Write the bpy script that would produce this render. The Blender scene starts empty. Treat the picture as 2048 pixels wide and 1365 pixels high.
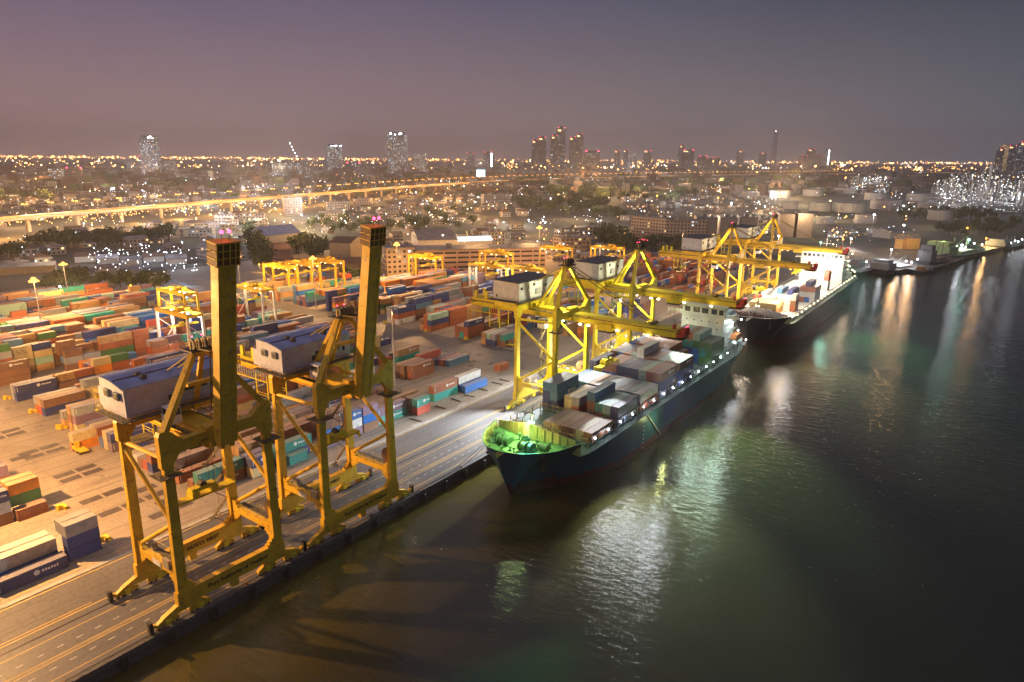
import bpy, math, random
from mathutils import Vector, Matrix
R = math.radians
rnd = random.Random(7)
sc = bpy.context.scene
COL = sc.collection

# ------------------------------------------------------------------ camera
CAM_H, CAM_AZ, CAM_PITCH, CAM_ROLL = 80.0, 35.9, 15.1, 0.45
FPX = 1365.0                      # focal length in pixels of the 2048 px wide photograph
cd = bpy.data.cameras.new('camera')
cam = bpy.data.objects.new('camera', cd)
COL.objects.link(cam)
cd.sensor_width = 36.0
cd.lens = FPX / 2048 * 36
cd.clip_start = 1.0
cd.clip_end = 60000
_a, _t, _r = R(CAM_AZ), R(CAM_PITCH), R(CAM_ROLL)
FW = Vector((-math.sin(_a) * math.cos(_t), math.cos(_a) * math.cos(_t), -math.sin(_t)))
_rt = Vector((math.cos(_a), math.sin(_a), 0))
_up = _rt.cross(FW)
RT = _rt * math.cos(_r) + _up * math.sin(_r)
UP = -_rt * math.sin(_r) + _up * math.cos(_r)
m = Matrix((RT, UP, -FW)).transposed().to_4x4()
m.translation = (0, 0, CAM_H)
cam.matrix_world = m
sc.camera = cam


def G(px, py, z=0.0):
    """point of the horizontal plane z seen at a pixel of the photograph (a surveying aid)"""
    d = FW * FPX + RT * (px - 1024) - UP * (py - 682.5)
    t = (z - CAM_H) / d.z
    return Vector((d.x * t, d.y * t, z))


# ------------------------------------------------------------------ render, world
sc.view_settings.view_transform = 'Standard'
sc.view_settings.look = 'None'
sc.view_settings.exposure = 0.44
sc.view_settings.gamma = 1.0
sc.render.engine = 'CYCLES'
cy = sc.cycles
cy.use_denoising = True
cy.max_bounces = 5
cy.diffuse_bounces = 2
cy.glossy_bounces = 2
cy.transmission_bounces = 2
cy.transparent_max_bounces = 4
cy.volume_bounces = 0
cy.sample_clamp_indirect = 3.0
cy.sample_clamp_direct = 30.0
cy.caustics_reflective = False
cy.caustics_refractive = False
cy.use_light_tree = True

world = bpy.data.worlds.new('World')
sc.world = world
world.use_nodes = True


class NT:
    def __init__(s, tree):
        s.t = tree
        tree.nodes.clear()

    def n(s, kind, **kw):
        nd = s.t.nodes.new(kind)
        for k, v in kw.items():
            if k == 'ins':
                for i, val in v.items():
                    if hasattr(val, 'is_output') or isinstance(val, bpy.types.NodeSocket):
                        s.t.links.new(val, nd.inputs[i])
                    else:
                        nd.inputs[i].default_value = val
            else:
                setattr(nd, k, v)
        return nd

    def math(s, op, a, b=0.0, c=None, clamp=False):
        nd = s.n('ShaderNodeMath', operation=op, use_clamp=clamp, ins={0: a, 1: b})
        if c is not None:
            if isinstance(c, bpy.types.NodeSocket):
                s.t.links.new(c, nd.inputs[2])
            else:
                nd.inputs[2].default_value = c
        return nd.outputs[0]

    def mix(s, f, a, b):
        nd = s.n('ShaderNodeMix', data_type='RGBA')
        for i, v in ((0, f), (6, a), (7, b)):
            if isinstance(v, bpy.types.NodeSocket):
                s.t.links.new(v, nd.inputs[i])
            else:
                nd.inputs[i].default_value = v
        return nd.outputs[2]

    def noise(s, vec, scale, detail=3, rough=.55):
        nd = s.n('ShaderNodeTexNoise', ins={'Vector': vec, 'Scale': scale, 'Detail': detail, 'Roughness': rough})
        return nd.outputs['Fac']

    def ramp(s, fac, stops):
        nd = s.n('ShaderNodeValToRGB', ins={0: fac})
        e = nd.color_ramp.elements
        while len(e) < len(stops):
            e.new(.5)
        for k, (p, c) in zip(e, stops):
            k.position = p
            k.color = (*c, 1) if len(c) == 3 else c
        return nd.outputs[0]


# night sky: city glow above the horizon, warmer to the left (inland), deep blue over the river
w = NT(world.node_tree)
tc = w.n('ShaderNodeTexCoord')
dirv = tc.outputs['Generated']
sep = w.n('ShaderNodeSeparateXYZ', ins={0: dirv})
zz = w.math('MAXIMUM', sep.outputs[2], 0.0)
zf = w.math('POWER', w.math('MULTIPLY', zz, 1 / 0.21, clamp=True), 0.75)
az = w.n('ShaderNodeVectorMath', operation='DOT_PRODUCT', ins={0: dirv})
az.inputs[1].default_value = (math.cos(_a), math.sin(_a), 0)
af = w.math('MULTIPLY_ADD', az.outputs['Value'], 0.85, 0.5, clamp=True)
hor = w.ramp(af, [(0.0, (.310, .185, .155)), (0.35, (.235, .156, .155)), (0.65, (.175, .140, .145)), (1.0, (.110, .130, .155))])
top = w.ramp(af, [(0.0, (.072, .064, .135)), (0.35, (.054, .058, .120)), (0.65, (.032, .050, .095)), (1.0, (.005, .021, .044))])
zf = w.math('ADD', zf, w.math('MULTIPLY_ADD', w.noise(dirv, 3.2, 5), .22, -.11), clamp=True)     # thin uneven veil of cloud
skyc = w.mix(zf, hor, top)
# overhead glow added out of view as ambient fill, dimmer over the river
hi = w.math('MULTIPLY_ADD', zz, 3.0, -0.85, clamp=True)
skyc = w.mix(hi, skyc, w.ramp(af, [(0.0, (.250, .225, .300)), (0.55, (.200, .190, .260)), (.85, (.110, .120, .160)), (1.0, (.070, .090, .125))]))
bgn = w.n('ShaderNodeBackground', ins={0: skyc, 1: 1.0})
out = w.n('ShaderNodeOutputWorld', ins={0: bgn.outputs[0]})
SKY_STRENGTH = bgn.inputs[1]


# ------------------------------------------------------------------ lights
def lamp(name, loc, power, color, radius=0.5, parent=None, kind='POINT', rot=None, cone=None, blend=.5):
    ld = bpy.data.lights.new(name, kind)
    ld.energy = power
    ld.color = color
    ld.shadow_soft_size = radius
    if kind == 'SPOT':
        ld.spot_size = R(cone or 120)
        ld.spot_blend = blend
    o = bpy.data.objects.new(name, ld)
    COL.objects.link(o)
    if parent is not None:
        o.parent = parent
    o.location = loc
    if rot:
        o.rotation_euler = rot
    return o


SODIUM = (1.0, 0.52, 0.175)
WARM = (1.0, 0.74, 0.42)
WHITE = (0.85, 0.93, 1.0)
GREEN = (0.25, 1.0, 0.62)


# ------------------------------------------------------------------ materials
MATS = {}


def mat(name, col, rough=.6, metal=0.0, var=.12, vscale=.6, spec=.35, dirt=None, bump=0, bscale=6, emit=None, es=0, sample=True, coat=0):
    if name in MATS:
        return MATS[name]
    mt = bpy.data.materials.new(name)
    mt.use_nodes = True
    t = NT(mt.node_tree)
    tcn = t.n('ShaderNodeTexCoord')
    v = tcn.outputs['Object']
    f = t.noise(v, vscale, 4)
    c0 = tuple(max(0, x * (1 - var * 2)) for x in col) + (1,)
    c1 = tuple(min(1, x * (1 + var)) for x in col) + (1,)
    base = t.mix(t.math('MULTIPLY_ADD', f, 2.2, -.6, clamp=True), c0, c1)
    if dirt:
        f2 = t.noise(v, vscale * 3.7, 6, .7)
        base = t.mix(t.math('MULTIPLY_ADD', f2, 6, -3.3, clamp=True), base, (*dirt, 1))
    b = t.n('ShaderNodeBsdfPrincipled', ins={'Base Color': base, 'Metallic': metal, 'Specular IOR Level': spec})
    fr = t.noise(v, vscale * 2.3, 3)
    t.t.links.new(t.math('MULTIPLY_ADD', fr, .3, rough - .15, clamp=True), b.inputs['Roughness'])
    if bump:
        bn = t.n('ShaderNodeBump', ins={'Strength': bump, 'Distance': .05, 'Height': t.noise(v, bscale, 4)})
        t.t.links.new(bn.outputs[0], b.inputs['Normal'])
    if emit:
        b.inputs['Emission Color'].default_value = (*emit, 1)
        b.inputs['Emission Strength'].default_value = es
    t.n('ShaderNodeOutputMaterial', ins={0: b.outputs[0]})
    if emit and not sample:
        mt.cycles.emission_sampling = 'NONE'
    MATS[name] = mt
    return mt


def glow(name, col, strength, sample=False):
    return mat(name, tuple(min(1, c) for c in col), emit=col, es=strength, sample=sample)


def container_mat():
    """painted corrugated steel; the colour is each box's own (object colour)"""
    mt = bpy.data.materials.new('container_paint')
    mt.use_nodes = True
    t = NT(mt.node_tree)
    tcn = t.n('ShaderNodeTexCoord')
    v = tcn.outputs['Object']
    oi = t.n('ShaderNodeObjectInfo')
    mp = t.n('ShaderNodeVectorMath', operation='ADD', ins={0: v})
    sc3 = t.n('ShaderNodeVectorMath', operation='SCALE', ins={0: oi.outputs['Location'], 'Scale': .37})
    t.t.links.new(sc3.outputs[0], mp.inputs[1])
    f = t.noise(mp.outputs[0], .7, 5, .6)
    dark = t.mix(.4, oi.outputs['Color'], (.09, .07, .055, 1))
    base = t.mix(t.math('MULTIPLY_ADD', f, 3.0, -1.1, clamp=True), dark, oi.outputs['Color'])
    f2 = t.noise(mp.outputs[0], 3.1, 6, .72)
    base = t.mix(t.math('MULTIPLY_ADD', f2, 7, -4.1, clamp=True), base, (.16, .07, .035, 1))
    geo = t.n('ShaderNodeNewGeometry')
    sn = t.n('ShaderNodeSeparateXYZ', ins={0: geo.outputs['Normal']})
    roof = t.math('MULTIPLY_ADD', sn.outputs[2], 4, -3, clamp=True)
    dust = t.mix(.45, base, (.33, .29, .25, 1))
    base = t.mix(roof, base, dust)
    b = t.n('ShaderNodeBsdfPrincipled', ins={'Base Color': base, 'Roughness': .55, 'Specular IOR Level': .35})
    wv = t.n('ShaderNodeTexWave', wave_type='BANDS', bands_direction='Y', wave_profile='SIN', ins={'Vector': v, 'Scale': .95})
    bn = t.n('ShaderNodeBump', ins={'Strength': .5, 'Distance': .04, 'Height': wv.outputs['Fac']})
    t.t.links.new(bn.outputs[0], b.inputs['Normal'])
    t.n('ShaderNodeOutputMaterial', ins={0: b.outputs[0]})
    return mt


def window_mat(name, wall, du=3.4, dv=3.2, lit=.25, glass=(.02, .022, .03), warm=.5, es=1.6, wall_emit=0):
    """wall with a grid of windows, some of them lit"""
    if name in MATS:
        return MATS[name]
    mt = bpy.data.materials.new(name)
    mt.use_nodes = True
    t = NT(mt.node_tree)
    tcn = t.n('ShaderNodeTexCoord')
    sp = t.n('ShaderNodeSeparateXYZ', ins={0: tcn.outputs['Object']})
    oi = t.n('ShaderNodeObjectInfo')
    u = t.math('MULTIPLY', t.math('ADD', sp.outputs[0], sp.outputs[1]), 1 / du)
    vv = t.math('MULTIPLY', sp.outputs[2], 1 / dv)
    fu, fv = t.math('FRACT', u), t.math('FRACT', vv)
    mk = t.math('MULTIPLY', t.math('MULTIPLY', t.math('GREATER_THAN', fu, .28), t.math('LESS_THAN', fu, .78)),
                t.math('MULTIPLY', t.math('GREATER_THAN', fv, .32), t.math('LESS_THAN', fv, .76)))
    geo = t.n('ShaderNodeNewGeometry')
    sn = t.n('ShaderNodeSeparateXYZ', ins={0: geo.outputs['Normal']})
    side = t.math('LESS_THAN', t.math('ABSOLUTE', sn.outputs[2]), .4)
    mk = t.math('MULTIPLY', mk, side)
    cv = t.n('ShaderNodeCombineXYZ', ins={0: t.math('FLOOR', u), 1: t.math('FLOOR', vv), 2: oi.outputs['Random']})
    wn = t.n('ShaderNodeTexWhiteNoise', ins={'Vector': cv.outputs[0]})
    on = t.math('MULTIPLY', mk, t.math('LESS_THAN', wn.outputs['Value'], lit))
    sep2 = t.n('ShaderNodeSeparateColor', ins={0: wn.outputs['Color']})
    lc = t.mix(t.math('LESS_THAN', sep2.outputs[1], warm), (.75, .9, 1, 1), (1, .62, .25, 1))
    f = t.noise(tcn.outputs['Object'], .25, 5)
    wl = t.mix(t.math('MULTIPLY_ADD', f, 2.4, -.7, clamp=True), (*[x * .68 for x in wall], 1), (*wall, 1))
    base = t.mix(mk, wl, (*glass, 1))
    b = t.n('ShaderNodeBsdfPrincipled', ins={'Base Color': base, 'Roughness': t.math('MULTIPLY_ADD', mk, -.55, .75), 'Emission Color': lc,
                                             'Emission Strength': t.math('MULTIPLY', on, t.math('MULTIPLY', sep2.outputs[2], es))})
    t.n('ShaderNodeOutputMaterial', ins={0: b.outputs[0]})
    mt.cycles.emission_sampling = 'NONE'
    MATS[name] = mt
    return mt


YEL = mat('crane_yellow', (.76, .47, .030), rough=.5, var=.10, vscale=.25, dirt=(.22, .13, .04))
YEL2 = mat('crane_yellow_bright', (.70, .56, .020), rough=.5, var=.08, vscale=.25, dirt=(.3, .2, .05))
DARK = mat('dark_steel', (.05, .045, .04), rough=.6)
DECKM = mat('walkway_grating', (.13, .11, .07), rough=.8, var=.3, vscale=2)
RUBBER = mat('rubber', (.025, .025, .025), rough=.85)
STEEL = mat('galvanised_steel', (.42, .42, .42), rough=.5, metal=.3)
WHITEP = mat('white_paint', (.72, .72, .72), rough=.5, dirt=(.35, .3, .25))
HOUSEW = mat('machinery_white', (.42, .45, .60), rough=.55, dirt=(.3, .27, .26), var=.1)
HOUSEG = mat('machinery_grey', (.52, .52, .52), rough=.6, dirt=(.25, .23, .2), var=.1)
ROOFB = mat('blue_sheet_roof', (.24, .29, .50), rough=.45, var=.2, vscale=.4)
ROOFD = mat('dark_sheet_roof', (.10, .09, .085), rough=.6, var=.2)
GLASS = mat('dark_glass', (.02, .03, .05), rough=.12, spec=.8)
REDP = mat('red_paint', (.45, .03, .02), rough=.5)
LETTER = mat('black_lettering', (.015, .015, .015), rough=.6)
CONT = container_mat()
CDARK = mat('container_gasket', (.05, .045, .04), rough=.7)
WMARK = mat('white_marking', (.75, .74, .70), rough=.6)
RAILM = mat('rail_steel', (.12, .10, .09), rough=.35, metal=.8)
LAMP_S = glow('sodium_lamp_glass', (1, .38, .055), 4)
LAMP_W = glow('white_lamp_glass', (.85, .93, 1), 24)
LAMP_R = glow('red_lamp_glass', (1, .03, .10), 11)
LAMP_G = glow('green_lamp_glass', (.3, 1, .7), 18)
LAMP_Y = glow('warm_lamp_glass', (1, .78, .4), 14)


# ------------------------------------------------------------------ mesh builder
class MB:
    def __init__(s):
        s.v, s.f, s.m = [], [], []

    def quadbox(s, p, mi=0):
        """p: eight corners, bottom ring then top ring"""
        b = len(s.v)
        s.v += [tuple(q) for q in p]
        for q in ((3, 2, 1, 0), (4, 5, 6, 7), (0, 1, 5, 4), (1, 2, 6, 5), (2, 3, 7, 6), (3, 0, 4, 7)):
            s.f.append(tuple(b + i for i in q))
            s.m.append(mi)
        return s

    def box(s, c, sz, mi=0, rz=0, taper=1.0):
        x, y, z = sz[0] / 2, sz[1] / 2, sz[2] / 2
        pts = []
        for k, dz in ((1, -z), (taper, z)):
            for dx, dy in ((-x, -y), (x, -y), (x, y), (-x, y)):
                a, b = dx * k, dy * k
                if rz:
                    a, b = a * math.cos(rz) - b * math.sin(rz), a * math.sin(rz) + b * math.cos(rz)
                pts.append((c[0] + a, c[1] + b, c[2] + dz))
        return s.quadbox(pts, mi)

    def bx(s, x0, x1, y0, y1, z0, z1, mi=0):
        return s.box(((x0 + x1) / 2, (y0 + y1) / 2, (z0 + z1) / 2), (abs(x1 - x0), abs(y1 - y0), abs(z1 - z0)), mi)

    def beam(s, a, b, w, h, mi=0, up=(0, 0, 1), w2=None, h2=None):
        a, b = Vector(a), Vector(b)
        d = (b - a).normalized()
        u = Vector(up)
        if abs(d.dot(u)) > .99:
            u = Vector((1, 0, 0))
        sd = d.cross(u).normalized()
        u2 = sd.cross(d)
        w2 = w if w2 is None else w2
        h2 = h if h2 is None else h2
        pts = []
        for q, ww, hh in ((a, w, h), (b, w2, h2)):
            for i, j in ((-1, -1), (1, -1), (1, 1), (-1, 1)):
                pts.append(q + sd * (i * ww / 2) + u2 * (j * hh / 2))
        return s.quadbox(pts, mi)

    def tube(s, a, b, r, n=8, mi=0, r2=None):
        a, b = Vector(a), Vector(b)
        d = (b - a).normalized()
        u = Vector((0, 0, 1)) if abs(d.z) < .95 else Vector((1, 0, 0))
        sd = d.cross(u).normalized()
        u2 = sd.cross(d)
        r2 = r if r2 is None else r2
        k = len(s.v)
        for q, rr in ((a, r), (b, r2)):
            for i in range(n):
                t = 2 * math.pi * i / n
                s.v.append(tuple(q + sd * math.cos(t) * rr + u2 * math.sin(t) * rr))
        for i in range(n):
            j = (i + 1) % n
            s.f.append((k + j, k + i, k + n + i, k + n + j))
            s.m.append(mi)
        s.f.append(tuple(k + i for i in range(n)))
        s.f.append(tuple(k + n + n - 1 - i for i in range(n)))
        s.m += [mi, mi]
        return s

    def path(s, pts, r, n=6, mi=0):
        for a, b in zip(pts, pts[1:]):
            s.tube(a, b, r, n, mi)
        return s

    def poly(s, pts, mi=0):
        b = len(s.v)
        s.v += [tuple(p) for p in pts]
        s.f.append(tuple(range(b, b + len(pts))))
        s.m.append(mi)
        return s

    def extrude(s, pts, d, mi=0):
        """closed outline pts (list of 3-D points) pushed along vector d"""
        d = Vector(d)
        b, n = len(s.v), len(pts)
        s.v += [tuple(p) for p in pts] + [tuple(Vector(p) + d) for p in pts]
        s.f.append(tuple(b + n - 1 - i for i in range(n)))
        s.f.append(tuple(b + n + i for i in range(n)))
        for i in range(n):
            j = (i + 1) % n
            s.f.append((b + i, b + j, b + n + j, b + n + i))
        s.m += [mi] * (n + 2)
        return s

    def ball(s, c, r, mi=0, n=6):
        k = len(s.v)
        s.v.append((c[0], c[1], c[2] + r))
        for row in (1, 2, 3):
            ph = math.pi * row / 4
            for i in range(n):
                t = 2 * math.pi * i / n
                s.v.append((c[0] + r * math.sin(ph) * math.cos(t), c[1] + r * math.sin(ph) * math.sin(t), c[2] + r * math.cos(ph)))
        s.v.append((c[0], c[1], c[2] - r))
        e = k + 3 * n + 1
        for i in range(n):
            j = (i + 1) % n
            s.f.append((k, k + 1 + i, k + 1 + j))
            s.f.append((e, k + 1 + 2 * n + j, k + 1 + 2 * n + i))
            s.m += [mi, mi]
            for q in (0, 1):
                s.f.append((k + 1 + q * n + i, k + 1 + (q + 1) * n + i, k + 1 + (q + 1) * n + j, k + 1 + q * n + j))
                s.m.append(mi)
        return s

    def octa(s, c, r, mi=0):
        k = len(s.v)
        x, y, z = c
        s.v += [(x + r, y, z), (x - r, y, z), (x, y + r, z), (x, y - r, z), (x, y, z + r), (x, y, z - r)]
        for q in ((0, 2, 4), (2, 1, 4), (1, 3, 4), (3, 0, 4), (2, 0, 5), (1, 2, 5), (3, 1, 5), (0, 3, 5)):
            s.f.append(tuple(k + i for i in q))
            s.m.append(mi)
        return s

    def mesh(s, name, mats):
        me = bpy.data.meshes.new(name)
        me.from_pydata(s.v, [], s.f)
        for mm in (mats if isinstance(mats, (list, tuple)) else [mats]):
            me.materials.append(mm)
        me.polygons.foreach_set('material_index', s.m)
        me.update()
        return me

    def build(s, name, mats, parent=None):
        o = bpy.data.objects.new(name, s.mesh(name, mats))
        COL.objects.link(o)
        if parent is not None:
            o.parent = parent
        return o


def tag(o, label=None, cat=None, group=None, kind=None):
    if label:
        o['label'] = label
    if cat:
        o['category'] = cat
    if group:
        o['group'] = group
    if kind:
        o['kind'] = kind
    return o


def empty(name, loc=(0, 0, 0), rz=0.0, parent=None):
    o = bpy.data.objects.new(name, None)
    o.empty_display_size = .5
    COL.objects.link(o)
    o.location = loc
    o.rotation_euler = (0, 0, rz)
    o.parent = parent
    return o


def inst(name, me, loc=(0, 0, 0), rz=0.0, parent=None, color=None, scale=None):
    o = bpy.data.objects.new(name, me)
    COL.objects.link(o)
    o.parent = parent
    o.location = loc
    o.rotation_euler = (0, 0, rz)
    if color:
        o.color = (*color, 1)
    if scale:
        o.scale = scale if isinstance(scale, (tuple, list)) else (scale,) * 3
    return o


KIDS = {}


def copy_tree(o, parent=None):
    c = o.copy()
    COL.objects.link(c)
    c.parent = parent
    for ch in list(o.children):
        copy_tree(ch, c)
    return c


def text_part(body, size, parent, loc, rot, name='lettering', mtl=None, ext=.02):
    cu = bpy.data.curves.new(name, 'FONT')
    cu.body = body
    cu.size = size
    cu.extrude = ext
    cu.align_x = 'CENTER'
    cu.align_y = 'CENTER'
    cu.offset = .02
    cu.resolution_u = 3
    tmp = bpy.data.objects.new(name, cu)
    me = bpy.data.meshes.new_from_object(tmp)
    bpy.data.objects.remove(tmp)
    me.materials.clear()
    me.materials.append(mtl or LETTER)
    o = bpy.data.objects.new(name, me)
    COL.objects.link(o)
    o.parent = parent
    o.location = loc
    o.rotation_euler = rot
    return o


ORD = ['front', 'second', 'third', 'fourth', 'fifth', 'sixth', 'seventh', 'eighth', 'ninth', 'tenth', 'eleventh', 'twelfth',
       'thirteenth', 'fourteenth', 'fifteenth', 'sixteenth', 'seventeenth', 'eighteenth', 'nineteenth', 'twentieth']

# ================================================================== THE SETTING
def slab_mat(name, c0, c1, joints=6.0, rough=.75, jcol=.55, stain=.5, fine=1.3):
    mt = bpy.data.materials.new(name)
    mt.use_nodes = True
    t = NT(mt.node_tree)
    tcn = t.n('ShaderNodeTexCoord')
    v = tcn.outputs['Object']
    a = t.noise(v, .035, 6, .6)
    b_ = t.noise(v, fine, 6, .65)
    base = t.mix(t.math('MULTIPLY_ADD', a, 2.6, -.8, clamp=True), (*c0, 1), (*c1, 1))
    st = tuple(x * stain for x in c0)
    base = t.mix(t.math('MULTIPLY_ADD', b_, 4.5, -2.3, clamp=True), base, (*st, 1))
    oil = t.noise(v, .16, 5, .7)
    base = t.mix(t.math('MULTIPLY_ADD', oil, 9, -5.4, clamp=True), base, (*[x * .5 for x in c0], 1))
    pat = t.n('ShaderNodeTexVoronoi', ins={'Vector': v, 'Scale': .045})
    ps_ = t.n('ShaderNodeSeparateColor', ins={0: pat.outputs['Color']})
    base = t.mix(t.math('MULTIPLY', ps_.outputs[0], .22), base, (*[x * .55 for x in c0], 1))
    # tyre-worn streaks along the quay
    sv = t.n('ShaderNodeMapping', ins={'Vector': v})
    sv.inputs['Scale'].default_value = (.9, .02, 1)
    s_ = t.noise(sv.outputs[0], 1.0, 4)
    base = t.mix(t.math('MULTIPLY_ADD', s_, 5, -2.6, clamp=True), base, (*[x * .6 for x in c0], 1))
    if joints:
        sp = t.n('ShaderNodeSeparateXYZ', ins={0: v})
        for k in (0, 1):
            fr = t.math('FRACT', t.math('MULTIPLY', sp.outputs[k], 1 / joints))
            ln = t.math('LESS_THAN', fr, .012)
            base = t.mix(t.math('MULTIPLY', ln, .6), base, (*[x * jcol for x in c0], 1))
    bs = t.n('ShaderNodeBsdfPrincipled', ins={'Base Color': base, 'Specular IOR Level': .3,
                                               'Roughness': t.math('MULTIPLY_ADD', b_, .3, rough - .15)})
    bn = t.n('ShaderNodeBump', ins={'Strength': .25, 'Distance': .03, 'Height': t.noise(v, 3.0, 5)})
    t.t.links.new(bn.outputs[0], bs.inputs['Normal'])
    t.n('ShaderNodeOutputMaterial', ins={0: bs.outputs[0]})
    return mt


QX = -107.6          # quay edge
bank = [G(1722, 546), G(1742, 541), G(1765, 533), G(1790, 536), G(1845, 541), G(1880, 533), G(1925, 519), G(1950, 506), G(1985, 499),
        G(2030, 491), G(2080, 481)]
outline = [Vector((QX, -420, 0)), Vector((QX, 470, 0)), Vector((QX - 1, 560, 0))] + bank + [
    Vector((140, 1250, 0)), Vector((700, 2400, 0)), Vector((4200, 6500, 0)), Vector((9000, 14500, 0)), Vector((-15500, 14500, 0)), Vector((-15500, -1500, 0)), Vector((-900, -600, 0))]
land = bpy.data.materials.new('city_ground')
land.use_nodes = True
t = NT(land.node_tree)
tcn = t.n('ShaderNodeTexCoord')
f1 = t.noise(tcn.outputs['Object'], .006, 6, .65)
f2 = t.noise(tcn.outputs['Object'], .05, 5, .6)
c_ = t.mix(t.math('MULTIPLY_ADD', f1, 4, -1.6, clamp=True), (.035, .045, .025, 1), (.11, .095, .08, 1))
c_ = t.mix(t.math('MULTIPLY_ADD', f2, 5, -2.3, clamp=True), c_, (.05, .05, .045, 1))
bs = t.n('ShaderNodeBsdfPrincipled', ins={'Base Color': c_, 'Roughness': .9})
t.n('ShaderNodeOutputMaterial', ins={0: bs.outputs[0]})
g = MB().poly(outline).build('ground', land)
tag(g, kind='structure')

# river: muddy, wind-rippled, so lamps stretch into broken columns of light
wm = bpy.data.materials.new('river_water')
wm.use_nodes = True
t = NT(wm.node_tree)
tcn = t.n('ShaderNodeTexCoord')
mp = t.n('ShaderNodeMapping', ins={'Vector': tcn.outputs['Object']})
mp.inputs['Rotation'].default_value = (0, 0, R(-36))
mp.inputs['Scale'].default_value = (.38, 1.0, 1)
n1 = t.noise(mp.outputs[0], .8, 3, .55)
n2 = t.noise(mp.outputs[0], 2.6, 4, .6)
n3 = t.noise(tcn.outputs['Object'], .012, 4, .6)
hgt = t.math('ADD', t.math('MULTIPLY', n1, 1.15), t.math('MULTIPLY', n2, .33))
bn = t.n('ShaderNodeBump', ins={'Strength': 1.0, 'Distance': .14, 'Height': hgt})
mud = t.mix(t.math('MULTIPLY_ADD', n3, 2.5, -.75, clamp=True), (.009, .0115, .0038, 1), (.018, .0195, .0055, 1))
# water along the quay painted a brighter olive to carry the sodium light
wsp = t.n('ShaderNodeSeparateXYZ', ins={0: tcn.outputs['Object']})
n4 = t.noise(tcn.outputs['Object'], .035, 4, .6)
quay_glow = t.math('MULTIPLY_ADD', t.math('ADD', wsp.outputs[0], t.math('MULTIPLY_ADD', n4, 24, -12)), -1 / 38, -58 / 38, clamp=True)
mud = t.mix(quay_glow, mud, (.066, .056, .013, 1))
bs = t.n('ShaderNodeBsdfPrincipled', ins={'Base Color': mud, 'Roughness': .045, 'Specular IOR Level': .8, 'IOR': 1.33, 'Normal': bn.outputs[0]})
t.n('ShaderNodeOutputMaterial', ins={0: bs.outputs[0]})
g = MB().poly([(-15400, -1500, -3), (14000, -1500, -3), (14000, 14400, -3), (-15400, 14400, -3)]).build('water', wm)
tag(g, kind='structure')

YARDM = slab_mat('yard_concrete', (.25, .21, .165), (.34, .29, .225), 7.5)
ROADM = slab_mat('quay_asphalt', (.105, .10, .098), (.155, .145, .135), 0, rough=.5, stain=.7)
WALLM = slab_mat('quay_wall_concrete', (.10, .10, .105), (.17, .165, .16), 5.0, rough=.85)
KERBM = mat('kerb_concrete', (.36, .34, .30), rough=.8, dirt=(.2, .18, .15))
YLINE = mat('yellow_line_paint', (.62, .42, .06), rough=.6, dirt=(.3, .25, .12))
WLINE = mat('white_line_paint', (.6, .58, .52), rough=.6, dirt=(.25, .24, .22))
PADM = mat('steel_turning_plate', (.085, .065, .055), rough=.6, var=.2)

g = MB().bx(-480, -138.2, -60, 560, .0, .015).build('yard', YARDM)
tag(g, kind='structure')
g = MB().bx(-138.2, QX, -120, 545, .0, .03).build('quay_road', ROADM)
tag(g, kind='structure')
g = MB().bx(-138.5, -137.3, -120, 545, .0, .14).build('kerb', KERBM)
tag(g, kind='structure')
g = MB().bx(-452, -140, 53.5, 75.5, .0, .03).build('cross_road', slab_mat('cross_road_concrete', (.27, .22, .165), (.36, .30, .225), 7.5, stain=.75))
tag(g, kind='structure')
g = MB().bx(-452, -140, 208, 228, .0, .03).build('cross_road', ROADM)
tag(g, kind='structure')

mk = MB()
z0, z1 = .030, .036
mk.bx(-136.8, -136.55, -100, 540, z0, z1, 0)
mk.bx(-125.75, -125.5, -100, 540, z0, z1, 0)
mk.bx(-126.6, -126.42, -30, 43, z0, z1, 0)
mk.bx(-126.3, -126.12, 100, 330, z0, z1, 0)
mk.bx(-121.55, -121.38, -100, 540, z0, z1, 0)
mk.bx(-110.55, -110.4, -100, 540, z0, z1, 0)
mk.bx(-116.2, -116.05, -100, 540, z0, z1, 0)
mk.bx(-115.2, -115.05, -100, 540, z0, z1, 0)
mk.bx(-140.0, -139.85, 20, 60, .02, .026, 0)
for X in (-118.25, -113.35):
    y = -20
    while y < 330:
        mk.bx(X - .07, X + .07, y, y + 1.05, z0, z1, 1)
        y += 3.0
for y in range(96, 190, 22):
    mk.bx(-138.9, -138.7, y, y + 4, .02, .026, 1)
    mk.bx(-139.5, -139.3, y, y + 4, .02, .026, 1)
g = mk.build('road_marking', [YLINE, WLINE])
tag(g, kind='structure')

rl = MB()
for X in (-123.5, -108.9):
    rl.bx(X - .22, X - .14, -100, 540, .03, .04, 1)
    rl.bx(X - .05, X + .05, -100, 540, .03, .07, 0)
    rl.bx(X + .14, X + .22, -100, 540, .03, .04, 1)
g = rl.build('crane_rail', [RAILM, DARK])
tag(g, kind='structure')

# worn paving band under the cranes
g = MB().bx(-116.0, -115.25, -100, 540, .030, .034).build('paving_strip', slab_mat('worn_strip', (.20, .17, .12), (.27, .23, .17), 0, stain=.8))
tag(g, kind='structure')

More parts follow.
